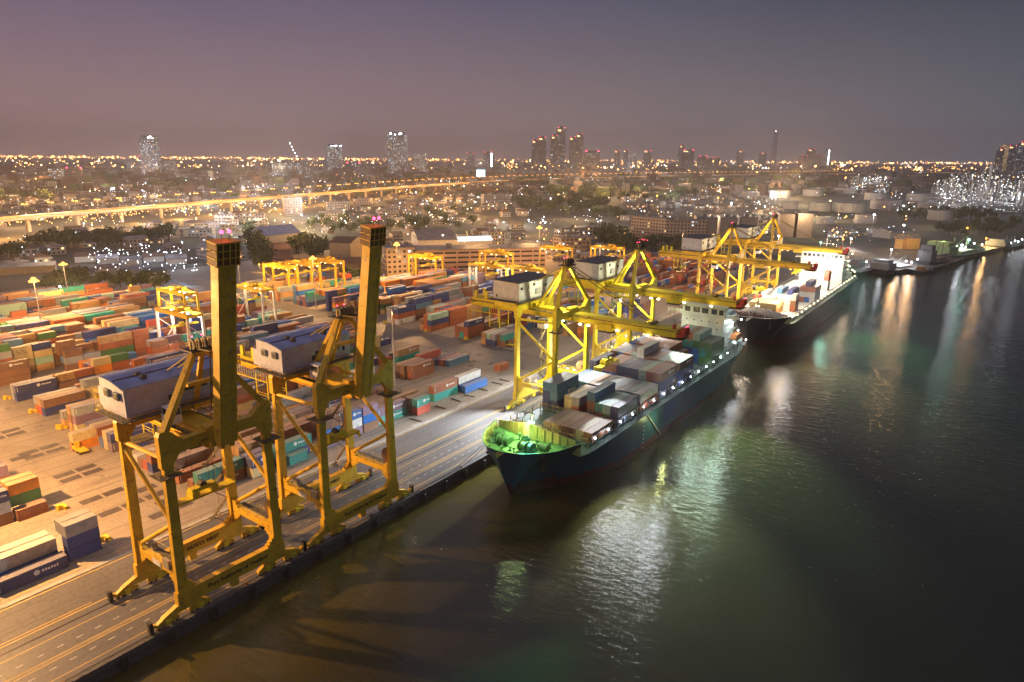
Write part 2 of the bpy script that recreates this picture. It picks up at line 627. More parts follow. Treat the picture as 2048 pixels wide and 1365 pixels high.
# the quay's front: coping, recessed wall on piles, hanging fenders
q = MB()
q.bx(QX - .9, QX, -400, 545, -.9, .16, 0)
q.bx(QX - 1.6, QX - .5, -400, 545, -6, -.9, 0)
for i in range(-30, 64):
    y = i * 8.0
    q.bx(QX - .5, QX + .05, y, y + .9, -5, -.9, 0)
g = q.build('quay_wall', WALLM)
tag(g, 'dark concrete quay wall with ledges facing the river', 'quay wall')
fd = MB()
fd.tube((0, 0, -2.6), (0, 0, -.5), .38, 8)
fd.bx(-.3, .0, -.7, .7, -2.3, -.5)
fme = fd.mesh('fender', RUBBER)
for i in range(26):
    y = 20 + i * 8.0 + 3.5
    o = inst('fender', fme, (QX + .45, y, 0))
    tag(o, 'black rubber fender, one of the row hanging on the quay wall', 'fender', 'fenders along the quay wall')
bo = MB()
bo.tube((0, 0, .16), (0, 0, .62), .22, 8).tube((0, 0, .62), (0, 0, .8), .38, 8).bx(-.4, .4, -.4, .4, .16, .2)
bome = bo.mesh('bollard', mat('bollard_iron', (.16, .10, .05), rough=.6))
for i in range(14):
    y = 30 + i * 16 + 1.0
    o = inst('mooring_bollard', bome, (QX - .55, y, 0))
    tag(o, 'squat iron mooring bollard, one of those on the quay edge', 'bollard', 'mooring bollards on the quay edge')

# dark turning plates let into the yard concrete
pm = MB().bx(-1.35, 1.35, -2.3, 2.3, .016, .036).mesh('plate', PADM)
n_ = 0
for k, X in enumerate((-163, -185.5, -208, -230, -252.5)):
    for dx in (-4.8, 4.8) if k < 1 else (-2, 2):
        for y in (60.6, 65.8) if k else (60.6, 65.8):
            o = inst('turning_plate', pm, (X + (dx if k else dx), y + (2 if k in (1, 2) else 0), 0))
            tag(o, 'dark rectangular steel turning plate let into the yard concrete', 'floor plate', 'turning plates in the yard concrete')
for (X, y) in ((-163.2, 71.4), (-158.0, 71.2), (-153, 71), (-148, 67), (-148, 72.2), (-208, 60), (-232, 60), (-168, 205), (-165, 200), (-160, 207), (-157, 214), (-176, 212), (-172, 214)):
    o = inst('turning_plate', pm, (X, y, .015 if y > 200 else 0), scale=(.8, .8, 1) if y > 199 else None)
    tag(o, 'dark rectangular steel turning plate let into the yard concrete', 'floor plate', 'turning plates in the yard concrete')

# ================================================================== CONTAINERS
CC = dict(navy=(.035, .055, .20), blue=(.015, .13, .46), teal=(.03, .30, .26), green=(.06, .17, .06), orange=(.72, .24, .02),
          rust=(.34, .11, .05), red=(.46, .08, .045), brown=(.24, .12, .07), grey=(.30, .31, .33), cream=(.60, .47, .24),
          white=(.62, .62, .60), tan=(.46, .27, .11), mauve=(.24, .15, .22), steel=(.10, .22, .36), mint=(.32, .52, .44), black=(.03, .03, .03))
WORD = dict(navy='navy blue', blue='bright blue', teal='teal', green='dark green', orange='orange', rust='rust red', red='red', brown='brown', grey='grey',
            cream='cream', white='white', tan='tan', mauve='dusty purple', steel='steel blue', mint='pale mint', black='black')
TH = 2.68


def cont_mesh(L):
    W, H = 2.44, 2.64
    b = MB()
    x, y = W / 2, L / 2
    b.bx(-x + .04, x - .04, -y + .06, y - .05, .12, H - .03, 0)
    for sx in (-1, 1):
        for sy in (-1, 1):
            b.bx(sx * x, sx * (x - .16), sy * y, sy * (y - .16), 0, H, 0)
        b.bx(sx * (x - .005), sx * (x - .1), -y + .16, y - .16, 0, .16, 0)
        b.bx(sx * (x - .005), sx * (x - .08), -y + .16, y - .16, H - .09, H - .004, 0)
    for sy in (-1, 1):
        b.bx(-x + .16, x - .16, sy * (y - .004), sy * (y - .12), 0, .16, 0)
        b.bx(-x + .16, x - .16, sy * (y - .004), sy * (y - .12), H - .12, H - .004, 0)
    return b.mesh('container', CONT)


def door_mesh(L):
    W, H = 2.44, 2.64
    b = MB()
    y = -L / 2
    for sx in (-1, 1):
        b.bx(sx * .02, sx * (W / 2 - .17), y + .01, y + .058, .17, H - .13, 0)
        for k in (.28, .78):
            b.tube((sx * k, y - .01, .2), (sx * k, y - .01, H - .16), .028, 5, 1)
    b.bx(-.018, .018, y + .02, y + .05, .17, H - .13, 2)
    return b.mesh('door', [CONT, STEEL, CDARK])


def mark_mesh(L):
    """white emblem and broken line of lettering, too small to read in the photograph"""
    b = MB()
    x = 1.2
    n = 12
    cyy = L * .05
    pts = [(x, cyy + .55 * math.cos(2 * math.pi * i / n), 1.55 + .55 * math.sin(2 * math.pi * i / n)) for i in range(n)]
    b.extrude(pts, (.035, 0, 0), 0)
    for k, (dy, ll, hh) in enumerate(((.9, .35, .5), (1.45, .3, .5), (1.9, .42, .35), (2.5, .3, .5), (2.95, .4, .35), (3.5, .25, .5))):
        if cyy + dy + ll < L / 2 - .3:
            b.bx(x, x + .035, cyy + dy, cyy + dy + ll, 1.3, 1.3 + hh, 0)
    b.bx(x, x + .03, -L / 2 + .4, -L / 2 + .55, .6, 2.2, 0)
    return b.mesh('marking', WMARK)


CM = {12.19: (cont_mesh(12.19), door_mesh(12.19), mark_mesh(12.19)), 6.06: (cont_mesh(6.06), door_mesh(6.06), mark_mesh(6.06))}
BOXES = []     # dict(x,y,z,L,col,label,vis,front)


def stack(x, y0, L, cols, where, z0=.02, group='containers stacked in the yard', vis=None, last=''):
    """cols from the bottom up; x centre, y0 near end; where singles the stack out"""
    n = len(cols)
    for i, c in enumerate(cols):
        if c is None:
            continue
        if n == 1:
            tier = ''
        else:
            tier = 'topmost of' if i == n - 1 else ('lowest of' if i == 0 else ['', 'second in', 'third in', 'fourth in', 'fifth in'][i])
        BOXES.append(dict(x=x, y=y0 + L / 2, z=z0 + i * TH, L=L, col=c, tier=tier, where=where, group=group, top=(i == n - 1), i=i, n=n))


YARD_GROUP = 'containers stacked in the yard'
BLK = [-148.0, -169.8, -191.6, -213.4, -236.0, -258.2, -280.8, -303.0, -325.2, -347.4, -369.6, -391.8, -414, -436.2]
BNAME = ['quayside', 'second', 'third', 'fourth', 'fifth', 'sixth', 'seventh', 'eighth', 'ninth', 'tenth', 'eleventh', 'twelfth', 'thirteenth', 'rearmost']
PAL = ['rust'] * 6 + ['brown'] * 7 + ['navy'] * 9 + ['red'] * 1 + ['grey'] * 6 + ['cream'] * 4 + ['tan'] * 6 + ['blue'] * 2 + ['steel'] + ['teal', 'green', 'orange', 'white', 'mauve', 'mauve', 'steel', 'mint']
ROW = ['first', 'second', 'third', 'fourth', 'fifth', 'sixth']


def fill(b, y0, y1, heights, dens=1.0, zone='cross road', skip=(), short=.25, pal=PAL, seed=0):
    """random stacks of block b between y0 and y1; heights = (lo, hi) tiers"""
    rr = random.Random(1000 * b + int(y0) + seed)
    y, k = y0, 0
    base = rr.randint(*heights)
    while y + 12.2 < y1 + .5:
        base = max(heights[0], min(heights[1], base + rr.choice((-1, 0, 0, 1))))
        two = rr.random() < short
        for row in range(6):
            x = BLK[b] - 1.22 - row * 2.62
            if (row, k) in skip or rr.random() > dens:
                continue
            nh = max(1, min(heights[1], base + rr.choice((-1, 0, 0, 1, 0))))
            segs = ((y, 6.06), (y + 6.3, 6.06)) if two else ((y, 12.19),)
            for q, (ys, L) in enumerate(segs):
                h = nh if q == 0 else max(1, nh + rr.choice((-1, 0)))
                cols = [rr.choice(pal) for _ in range(h)]
                if rr.random() < .3:
                    cols = [cols[0]] * h
                w = '%s row, %s bay%s from %s, %s block' % (ROW[row], (['first'] + ORD[1:])[k], ' (far half)' if q else '', zone, BNAME[b])
                stack(x, ys, L, cols, w)
        y += 12.75
        k += 1


# --- near group, this side of the open cross road
stack(-144.6, 46.3, 6.06, ['navy', 'navy', 'grey'], 'beside the near crane')
stack(-147.2, 46.3, 6.06, ['navy', 'mauve', 'grey'], 'behind the navy stack by the near crane')
stack(-143.3, 33.3, 12.19, ['navy'], 'low at the kerb, lower left')
stack(-146.8, 33.0, 12.19, ['blue', 'white'], 'at the lower left edge, nearer row')
stack(-149.6, 33.0, 12.19, ['brown', 'white'], 'at the lower left edge, farther row')
stack(-143.3, 20.5, 12.19, ['mauve'], 'low at the kerb beyond the lower left edge')
stack(-146.8, 20.3, 12.19, ['navy', 'cream'], 'beyond the lower left edge')
stack(-171.0, 46.3, 6.06, ['rust'], 'front of the orange and green stack at left edge')
stack(-173.7, 46.3, 6.06, ['rust', 'green', 'orange'], 'at the left edge by the open yard')
stack(-176.4, 46.3, 6.06, ['rust', 'grey', 'orange'], 'behind the orange and green one at left edge')
stack(-171.8, 39.6, 6.06, ['brown', 'white', 'navy'], 'cut by the left edge')
stack(-174.6, 39.6, 6.06, ['rust', 'white', 'mauve'], 'cut by the left edge, second row')
stack(-193.2, 46.3, 6.06, ['brown', 'mauve'], 'low on the left edge above the orange stack')
stack(-196.0, 46.3, 6.06, ['tan', 'navy'], 'left edge above the orange stack, second row')

# --- the block along the quay road (past the two raised cranes)
b0 = -149.2
stack(-150.6, 69.5 + 8, 12.19, ['brown', 'teal'], 'under the nearest raised crane')
stack(-153.4, 77.5, 12.19, ['rust'], 'behind the teal one under the nearest crane')
stack(-160.0, 77.5, 12.19, ['rust'], 'third row under the nearest crane')
stack(-163.0, 77.0, 12.19, ['brown', 'brown'], 'rear row under the nearest crane')
stack(-147.9, 90.2, 6.06, ['cream', 'navy'], 'between the legs of the nearest crane')
stack(-150.7, 90.2, 6.06, ['rust', 'navy'], 'second row between the crane legs')
stack(-149.4, 98.0, 12.19, ['navy', 'teal'], 'behind the second crane leg')
stack(-146.7, 100.5, 6.06, ['teal'], 'low beside the second crane leg')
stack(-157.0, 92.5, 12.19, ['brown', 'tan'], 'long tan row behind the crane legs, first')
stack(-159.6, 92.5, 12.19, ['brown', 'tan'], 'long tan row behind the crane legs, rear first')
stack(-157.0, 105.2, 12.19, ['rust', 'rust'], 'long tan row behind the crane legs, second')
stack(-159.6, 105.2, 12.19, ['brown', 'tan'], 'long tan row behind the crane legs, rear second')
stack(-157.0, 118.0, 12.19, ['rust', 'brown'], 'long tan row behind the crane legs, third')
stack(-159.6, 118.0, 12.19, ['brown', 'tan'], 'long tan row behind the crane legs, rear third')
stack(-147.9, 113.2, 6.06, ['mauve', 'blue', 'brown'], 'just past the second crane')
stack(-147.9, 121.2, 6.06, ['mauve', 'white', 'blue'], 'framed by the second crane legs')
stack(-147.9, 127.7, 6.06, ['brown', 'blue', 'mauve'], 'right of the blue and white one')
stack(-148.6, 134.2, 12.19, ['teal', 'mauve'], 'behind the far leg of the second crane')
stack(-145.0, 147.6, 6.06, ['red', 'teal'], 'short pair nearest the kerb')
stack(-147.8, 147.6, 6.06, ['brown', 'brown'], 'short pair behind the coral and teal one')
stack(-149.2, 160.1, 12.19, ['teal', 'rust'], 'right of the short coral pair')
stack(-146.2, 173.0, 12.19, ['blue'], 'alone on the ground by the white one')
stack(-149.4, 173.2, 12.19, ['navy', 'white'], 'behind the low blue one')
stack(-151.9, 200.2, 5.9, ['rust'], 'alone near the third crane')
stack(-157.0, 148.5, 12.19, ['tan'], 'beside the foot of the light mast')
# --- second block
stack(-171.2, 172.1, 12.19, ['rust', 'rust'], 'in the open right of the mast')
stack(-174.0, 171.0, 12.19, ['brown', 'brown'], 'second row right of the mast')
stack(-176.7, 171.0, 12.19, ['brown', 'tan'], 'third row right of the mast')
stack(-171.0, 192.6, 12.9, ['steel'], 'front of the low row below the green grey yard')
stack(-173.7, 192.0, 12.19, ['red'], 'between the steel blue and the navy one')
stack(-176.4, 191.0, 12.19, ['navy'], 'behind the low red one')
stack(-179.3, 185.0, 12.19, ['brown', 'red'], 'rear of the low row, raised')
stack(-179.0, 160.2, 6.06, ['blue'], 'small blue one left of the rust stack')
stack(-190.5, 184.3, 12.19, ['teal', 'tan'], 'behind the red one, tan over teal')
stack(-193.6, 178.0, 6.06, ['rust'], 'low one left of the teal and tan stack')
stack(-196.4, 175.0, 12.19, ['navy'], 'dark low one left of the teal stack')
for k, (cols) in enumerate((['brown', 'navy'], ['rust', 'grey'], ['navy', 'rust', 'white'])):
    stack(-171.0 - 2.62 * k, 146.5, 12.19, cols, 'row %d left of the mast' % (k + 1) if 0 else '%s row just left of the mast' % ROW[k])
fill(1, 76.5, 145, (1, 2), .9, short=.3)
fill(2, 76.5, 170, (2, 3), .95, short=.2)
# --- left middle blocks: front stacks read from the photograph
stack(-214.6, 76.6, 12.19, ['cream', 'mauve', 'grey'], 'front corner beside the machinery house')
stack(-217.2, 76.4, 12.19, ['tan', 'brown', 'tan'], 'second row at the block corner by the machinery house')
stack(-222.0, 76.2, 12.19, ['tan', 'grey'], 'rear row at the block corner by the machinery house')
stack(-237.4, 76.7, 12.19, ['navy', 'brown'], 'corner of the block in the middle left')
stack(-240.0, 76.7, 12.19, ['red', 'tan'], 'second row of the middle left corner')
stack(-242.7, 76.7, 12.19, ['rust', 'grey'], 'third row of the middle left corner')
stack(-259.4, 76.7, 12.19, ['navy', 'navy'], 'corner of the block at far left')
stack(-262.0, 76.9, 12.19, ['grey', 'grey'], 'second row of the far left corner')
stack(-282.0, 76.7, 12.19, ['brown', 'brown', 'brown'], 'corner at the left edge')
stack(-288.0, 80.0, 6.06, ['orange', 'grey', 'rust', 'grey', 'green'], 'tall at the left edge')
stack(-291.0, 87.5, 6.06, ['tan', 'cream', 'cream', 'cream'], 'tall cream column at left')
stack(-291.0, 94.1, 6.06, ['tan', 'mint', 'cream', 'navy'], 'right of the tall cream column')
fill(3, 89.6, 206, (2, 2), .8, seed=2)
fill(4, 89.6, 206, (2, 3), .75, seed=1)
fill(5, 89.6, 206, (1, 3), .8, seed=5, short=.5)
fill(6, 101, 206, (2, 4), .8, seed=3, short=.35)
fill(7, 76.5, 206, (2, 4), .85, seed=4, short=.4)
fill(8, 76.5, 206, (2, 4), .85)
fill(9, 76.5, 206, (2, 4), .85)
fill(10, 76.5, 206, (2, 3), .8)
fill(11, 90, 200, (2, 3), .7)
fill(12, 90, 190, (1, 3), .5)
# --- far side of the second cross road
fill(0, 262, 345, (1, 2), .35, 'far cross road')
fill(1, 229.5, 345, (1, 3), .45, 'far cross road')
for k, cols in enumerate((['navy', 'grey'], ['navy', 'mint'], ['tan', 'tan'])):
    stack(-175.4 - 2.62 * k, 228.0, 12.19, cols, '%s row left of the third crane' % ROW[k])
stack(-171.5, 229.5, 12.19, ['brown', 'teal'], 'teal topped one left of the third crane')
for k, cols in enumerate((['rust', 'rust', 'navy'], ['teal', 'rust'], ['rust', 'rust'])):
    stack(-192.8 - 2.62 * k, 230.6, 12.19, cols, '%s row, first stack past the wide gap, third block' % ROW[k])
for k, cols in enumerate((['rust', 'navy', 'mint'], ['red', 'rust', 'rust'], ['tan', 'brown'])):
    stack(-214.8 - 2.62 * k, 230.4, 12.19, cols, '%s row, first stack past the wide gap, fourth block' % ROW[k])
for k, cols in enumerate((['white', 'rust', 'navy'], ['tan', 'rust', 'navy'], ['white', 'grey', 'grey'])):
    stack(-237.0 - 2.62 * k, 230.6, 12.19, cols, '%s row, first stack past the wide gap, fifth block' % ROW[k])
fill(2, 243.5, 345, (1, 3), .75, 'far cross road')
fill(3, 243.5, 345, (2, 3), .8, 'far cross road')
fill(4, 243.5, 345, (2, 4), .8, 'far cross road')
fill(5, 229.5, 345, (2, 4), .8, 'far cross road')
fill(6, 229.5, 345, (2, 4), .8, 'far cross road')
fill(7, 229.5, 330, (1, 4), .75, 'far cross road')
fill(8, 229.5, 300, (1, 4), .7, 'far cross road')
fill(9, 229.5, 280, (1, 3), .6, 'far cross road')
REDP_ = ['rust'] * 6 + ['red'] * 2 + ['brown'] * 3 + ['navy', 'blue', 'grey']
fill(1, 372, 520, (2, 3), .7, 'third cross road', pal=REDP_)
fill(2, 362, 520, (3, 4), .85, 'third cross road', pal=REDP_)
fill(3, 362, 500, (3, 4), .85, 'third cross road', pal=REDP_)
fill(0, 380, 520, (1, 2), .4, 'third cross road', pal=REDP_)

# ================================================================== QUAY CRANES
WX, GA = -108.9, -14.6
HY = 9.75


def railing(b, a, c, h=1.05, mi=0, step=2.2, r=.035):
    a, c = Vector(a), Vector(c)
    n = max(1, int((c - a).length / step))
    for i in range(n + 1):
        p = a.lerp(c, i / n)
        b.tube(p, p + Vector((0, 0, h)), r, 4, mi)
    for hh in (h, h * .55):
        b.tube(a + Vector((0, 0, hh)), c + Vector((0, 0, hh)), r, 4, mi)


def make_crane(raised, paint, house):
    root = empty('quay_crane')
    # legs: the head of each flares into the portal beam
    for x in (0, GA):
        for sy in (-1, 1):
            b = MB()
            y = sy * HY
            zt = 29.0 if x == 0 else 30.5
            b.beam((x, y + sy * .1, 5.3), (x, y - sy * .25, zt), 1.1, 1.85, 0, up=(0, 1, 0), w2=1.0, h2=1.65)
            # curved gusset where leg meets the cross beam and the sill
            for q in range(4):
                a0, a1 = q * .5, (q + 1) * .5
                b.bx(x - .5, x + .5, y - sy * (.85), y - sy * (.85 + 1.9 - a1 * .9), 5.3 + a0, 5.3 + a1)
            b.bx(x - .56, x + .56, y - .95, y + .95, 16.9, 17.1)
            b.build('leg', paint, root)
    # sill beams with lettering
    for x, words in ((0, 'Port Authority of Thailand'), (GA, 'SAFETY FIRST')):
        b = MB()
        b.extrude([(x - .65, -HY - 1.3, 5.3), (x - .65, -HY - 1.3, 2.9), (x - .65, -HY + 2.6, 2.5), (x - .65, HY - 2.6, 2.5), (x - .65, HY + 1.3, 2.9),
                   (x - .65, HY + 1.3, 5.3)], (1.3, 0, 0))
        b.bx(x - .5, x + .5, -.7, .7, 1.0, 2.5)
        s_ = b.build('sill_beam', paint, root)
        text_part(words, 1.15, s_, (x + .68, .8 if x == 0 else 2.2, 3.9), (R(90), 0, R(90)))
    # bogies
    for x in (0, GA):
        for sy in (-1, 1):
            b = MB()
            yc = sy * (HY + .3)
            b.extrude([(x - .5, yc - 3.9, 1.9), (x - .5, yc - 2.6, 1.6), (x - .5, yc + 2.6, 1.6), (x - .5, yc + 3.9, 1.9), (x - .5, yc + 1.1, 3.0),
                       (x - .5, yc - 1.1, 3.0)], (1.0, 0, 0))
            for k in (-1, 1):
                c_ = yc + k * 3.0
                b.extrude([(x - .4, c_ - 2.2, 1.1), (x - .4, c_ + 2.2, 1.1), (x - .4, c_ + .7, 1.85), (x - .4, c_ - .7, 1.85)], (.8, 0, 0))
                b.bx(x + .42, x + .95, c_ - .5, c_ + .4, .7, 1.5, 2)
                for kk in (-1.15, 1.15):
                    b.bx(x - .32, x + .32, c_ + kk - .85, c_ + kk + .85, .5, 1.15)
            b.bx(x - .45, x + .45, yc + sy * 5.6, yc + sy * 6.2, .3, 2.3, 1)
            b.bx(x - .3, x + .3, yc + sy * 5.0, yc + sy * 5.7, .9, 1.5)
            o = b.build('bogie', [paint, DARK, YEL2], root)
            w_ = MB()
            for k in (-1, 1):
                for kk in (-1.6, -.7, .7, 1.6):
                    yy = yc + k * 3.0 + kk
                    w_.tube((x - .2, yy, .40), (x + .2, yy, .40), .33, 10)
            w_.build('wheel', DARK, o)
    # low cross beams with walkway, reels and machinery boxes
    for sy in (-1, 1):
        b = MB()
        y = sy * HY
        b.bx(GA + .5, -.5, y - .5, y + .5, 7.8, 9.1)
        for xx, d in ((GA + .6, 1), (-.6, -1)):
            for q in range(4):
                b.bx(xx, xx + d * (2.4 - q * .6), y - .5, y + .5, 7.6 - (q + 1) * .5, 7.6 - q * .5)
                b.bx(xx, xx + d * (1.9 - q * .5), y - .5, y + .5, 9.2 + q * .4, 9.2 + (q + 1) * .4)
        o = b.build('cross_beam', paint, root)
        wk = MB()
        wk.bx(GA + 1.5, -1.5, y + .6, y + 1.7, 9.2, 9.3, 1)
        railing(wk, (GA + 1.5, y + 1.7, 9.3), (-1.5, y + 1.7, 9.3))
        railing(wk, (GA + 2.5, y - .5, 9.2), (-2.5, y - .5, 9.2))
        wk.build('walkway', [YEL2, DECKM], root)
        if sy > 0:
            rl_ = MB()
            rl_.tube((-2.2, y + .9, 11.3), (-2.2, y + 1.5, 11.3), 2.1, 18)
            rl_.tube((-2.2, y + .6, 11.3), (-2.2, y + 1.8, 11.3), .5, 10)
            rl_.build('cable_reel', mat('reel_brown', (.16, .08, .04)), root)
        else:
            bx_ = MB().bx(-8.6, -5.4, y + .1, y + .62, 7.9, 8.9)
            bx_.bx(-8.4, -5.6, y - .62, y - .56, 7.9, 9.0)
            bx_.build('notice_board', WHITEP, root)
            eb = MB().bx(-3.4, -1.4, y - 1.2, y - .6, 9.3, 11.0).bx(-11.5, -9.8, y + .3, y + 1.2, 9.3, 10.6)
            eb.build('electric_cabinet', mat('cabinet_grey', (.35, .30, .22)), root)
        # braces: landside head -> middle of the waterside leg -> landside foot
        br = MB()
        br.tube((GA + .6, y, 28.6), (-.7, y, 18.6), .42, 10)
        br.tube((-.7, y, 17.9), (GA + .6, y, 9.4), .42, 10)
        br.build('brace', paint, root)
        # upper level tie between legs
        tb = MB().tube((GA + .6, y, 30.0), (-.6, y, 30.4), .38, 8)
        tb.build('tie_pipe', paint, root)
    # portal beams: knee brackets at the leg heads
    for x, zb, zt in ((0, 29.0, 33.3), (GA, 30.3, 34.6)):
        b = MB()
        xx = x - .65
        hp = zt + (2.2 if x == 0 else 0)
        b.extrude([(xx, -HY - .95, zb), (xx, -HY + .85, zb), (xx, -HY + 2.4, zb + 2.1), (xx, HY - 2.4, zb + 2.1), (xx, HY - .85, zb), (xx, HY + .95, zb),
                   (xx, HY + .95, hp - .8), (xx, HY + .6, hp), (xx, HY - .8, hp), (xx, HY - 3.2, zt), (xx, -HY + 3.2, zt), (xx, -HY + .8, hp), (xx, -HY - .6, hp),
                   (xx, -HY - .95, hp - .8)], (1.3, 0, 0))
        b.build('portal_beam', paint, root)
    for sy in (-1, 1):
        pf = MB()
        y = sy * HY
        pf.bx(-1.9, 1.9, y - 2.0, y + 2.0, 27.6, 27.72, 1)
        for a, c in (((-1.9, y - 2, 27.7), (1.9, y - 2, 27.7)), ((1.9, y - 2, 27.7), (1.9, y + 2, 27.7)), ((-1.9, y + 2, 27.7), (1.9, y + 2, 27.7))):
            railing(pf, a, c, step=1.3)
        pf.build('leg_platform', [DARK, DECKM], root)
    # landside stair tower
    st = MB()
    zz_ = 1.0
    x0, y0 = GA - 1.6, HY - 3.6
    flip = 1
    while zz_ < 29:
        st.beam((x0, y0 + (0 if flip > 0 else 3.4), zz_), (x0, y0 + (3.4 if flip > 0 else 0), zz_ + 3.0), .75, .12, 1)
        st.tube((x0 + .4, y0 + (0 if flip > 0 else 3.4), zz_ + 1), (x0 + .4, y0 + (3.4 if flip > 0 else 0), zz_ + 4.0), .04, 4)
        st.bx(x0 - .5, x0 + .9, y0 + (3.4 if flip > 0 else -1.0), y0 + (4.4 if flip > 0 else 0), zz_ + 2.95, zz_ + 3.05, 1)
        st.tube((x0 - .5, y0 + 1.7, zz_), (x0 - .5, y0 + 1.7, zz_ + 3), .05, 4)
        zz_ += 3.05
        flip = -flip
    st.build('stair', [paint, DECKM], root)
    # main girder (single box) and its gallery
    gz_ = 30.2
    b = MB().bx(-39.5, .9, -1.9, 1.9, gz_, gz_ + 2.7)
    b.bx(-39.5, .9, -2.4, 2.4, gz_ - .14, gz_, 0)
    for x in (-13.4, -.2):
        b.bx(x - 1.0, x + 1.0, -2.3, 2.3, gz_ + 2.7, gz_ + 3.8)
    b.build('main_girder', paint, root)
    wk = MB()
    for sy in (-1, 1):
        wk.bx(-39.5, .9, sy * 2.4, sy * 3.5, gz_ + 1.7, gz_ + 1.8, 1)
        railing(wk, (-39.5, sy * 3.5, gz_ + 1.8), (.9, sy * 3.5, gz_ + 1.8), step=2.6)
    railing(wk, (-39.5, -1.8, gz_ + 2.7), (-26, -1.8, gz_ + 2.7))
    wk.build('walkway', [YEL2, DECKM], root)
    # rear overhang: maintenance basket and festoon loops
    bk = MB()
    for i in range(13):
        x = -39.4 + i * .95
        bk.tube((x, -3.6, gz_ - 1.6), (x, -3.6, gz_ + 1.8), .06, 4)
    bk.bx(-39.5, -26.1, -3.9, -3.4, gz_ - 1.75, gz_ - 1.6)
    bk.bx(-39.5, -32, -2.62, -1.8, gz_ + 2.55, gz_ + 2.7)
    bk.bx(-38.6, -38.4, -3.7, -1.85, gz_ + 1.0, gz_ + 1.7).bx(-38.6, -38.4, 1.85, 2.6, gz_ + 2.4, gz_ + 2.7).bx(-38.7, -36.9, -2.6, 2.6, gz_ + 2.7, gz_ + 2.8)
    for x in (-30.5, -26.2):
        for y in (-3.8, 1.2):
            bk.bx(x - .12, x + .12, y - .12, y + .12, gz_ - 6.3, gz_)
    bk.bx(-30.6, -26.1, -3.9, 1.3, gz_ - 6.5, gz_ - 6.2, 1)
    for zr in (-5.2, -4.6):
        for a, c in (((-30.5, -3.8), (-26.2, -3.8)), ((-26.2, -3.8), (-26.2, 1.2)), ((-30.5, 1.2), (-26.2, 1.2)), ((-30.5, -3.8), (-30.5, 1.2))):
            bk.tube((*a, gz_ + zr), (*c, gz_ + zr), .05, 4)
    bk.bx(-38, -37, -2.6, -2.0, gz_ + 2.7, gz_ + 5.2).bx(-33.5, -32.5, -2.6, -2.0, gz_ + 2.7, gz_ + 5.4).bx(-38, -37, 2.0, 2.6, gz_ + 2.7, gz_ + 5.2)
    bk.build('maintenance_cage', [YEL2, DECKM], root)
    fs = MB()
    for i in range(9):
        xa = -26 + i * 2.7
        pts = [Vector((xa + 2.7 * q / 6, 2.9, gz_ - .2 - 2.4 * math.sin(math.pi * q / 6))) for q in range(7)]
        fs.path(pts, .06, 4)
    fs.build('festoon_cable', mat('cable_grey', (.32, .33, .36), rough=.6), root)
    # machinery house
    hb = MB()
    if house == 'blue':
        xr, xl, ya, yb, zf_ = -10.6, -19.4, -10.2, 8.2, 35.4
        prof = []
        for i in range(7):
            u = i / 6
            prof.append((xr + (xl - xr) * u, zf_ + 4.6 + 1.5 * math.sin(math.pi * (.12 + .5 * u))))
        pts = [(xr, ya, zf_)] + [(px_, ya, pz_) for px_, pz_ in prof] + [(xl, ya, zf_)]
        hb.extrude(pts, (0, yb - ya, 0), 0)
        hb.bx(xl - 2.4, xl, ya + .6, yb - 4, zf_, zf_ + 3.6, 0)
        hh = hb.build('machinery_house', [HOUSEW], root)
        rb = MB()
        for (pa, pz0), (pb, pz1) in zip(prof, prof[1:]):
            rb.quadbox([(pa, ya - .25, pz0 + .02), (pa, yb + .25, pz0 + .02), (pb, yb + .25, pz1 + .02), (pb, ya - .25, pz1 + .02),
                        (pa, ya - .25, pz0 + .16), (pa, yb + .25, pz0 + .16), (pb, yb + .25, pz1 + .16), (pb, ya - .25, pz1 + .16)], 0)
        rb.bx(xr - 3.9, xr - 3.7, ya, yb, prof[3][1] + .05, prof[3][1] + .26, 1)
        for yy in (-5.5, 2.8):
            for u in (1.7, 5.2):
                rb.tube((xr - 1.2 - u * .6, yy, prof[2][1] - .2), (xr - 1.2 - u * .6, yy, prof[2][1] + .75), .6, 8, 1)
        rb.build('roof', [ROOFB, ROOFD], hh)
        for xx in (xr - 2.2, xr - 5.8):
            v_ = MB().bx(xx - .75, xx + .75, ya - .5, ya, zf_ + 3.0, zf_ + 4.4).bx(xx - .55, xx + .55, ya - .56, ya - .5, zf_ + 3.2, zf_ + 4.2, 1)
            v_.build('ventilator', [mat('vent_grey', (.25, .29, .29)), DARK], hh)
        rc = MB().bx(xr, xr + .05, -1.6, 5.0, zf_ + 2.2, zf_ + 3.0).bx(xr, xr + .05, -2.6, -1.4, zf_ + 1.1, zf_ + 2.2).bx(xr, xr + .05, 5.9, 6.6, zf_ + 1.6, zf_ + 2.6)
        rc.build('window', GLASS, hh)
        wk = MB().bx(xr, xr + 1.6, ya, yb, zf_ - .3, zf_ - .16, 1)
        railing(wk, (xr + 1.6, ya, zf_ - .16), (xr + 1.6, yb, zf_ - .16))
        wk.bx(xl, xr + 1.6, ya - 1.4, ya, zf_ - .3, zf_ - .16, 1)
        railing(wk, (xl, ya - 1.4, zf_ - .16), (xr + 1.6, ya - 1.4, zf_ - .16), step=1.6)
        wk.build('walkway', [DARK, DECKM], root)
        sb = MB().bx(xl, xr, ya + .5, ya + 1.2, 34.2, 35.4).bx(xl, xr, yb - 1.2, yb - .5, 34.2, 35.4).bx(xl + 4, xl + 4.6, ya, yb, 34.4, 35.4)
        sb.build('house_support', paint, root)
    else:
        xr, xl, ya, yb, zf_ = -14.2, -24.4, -9.6, 10.4, 35.4
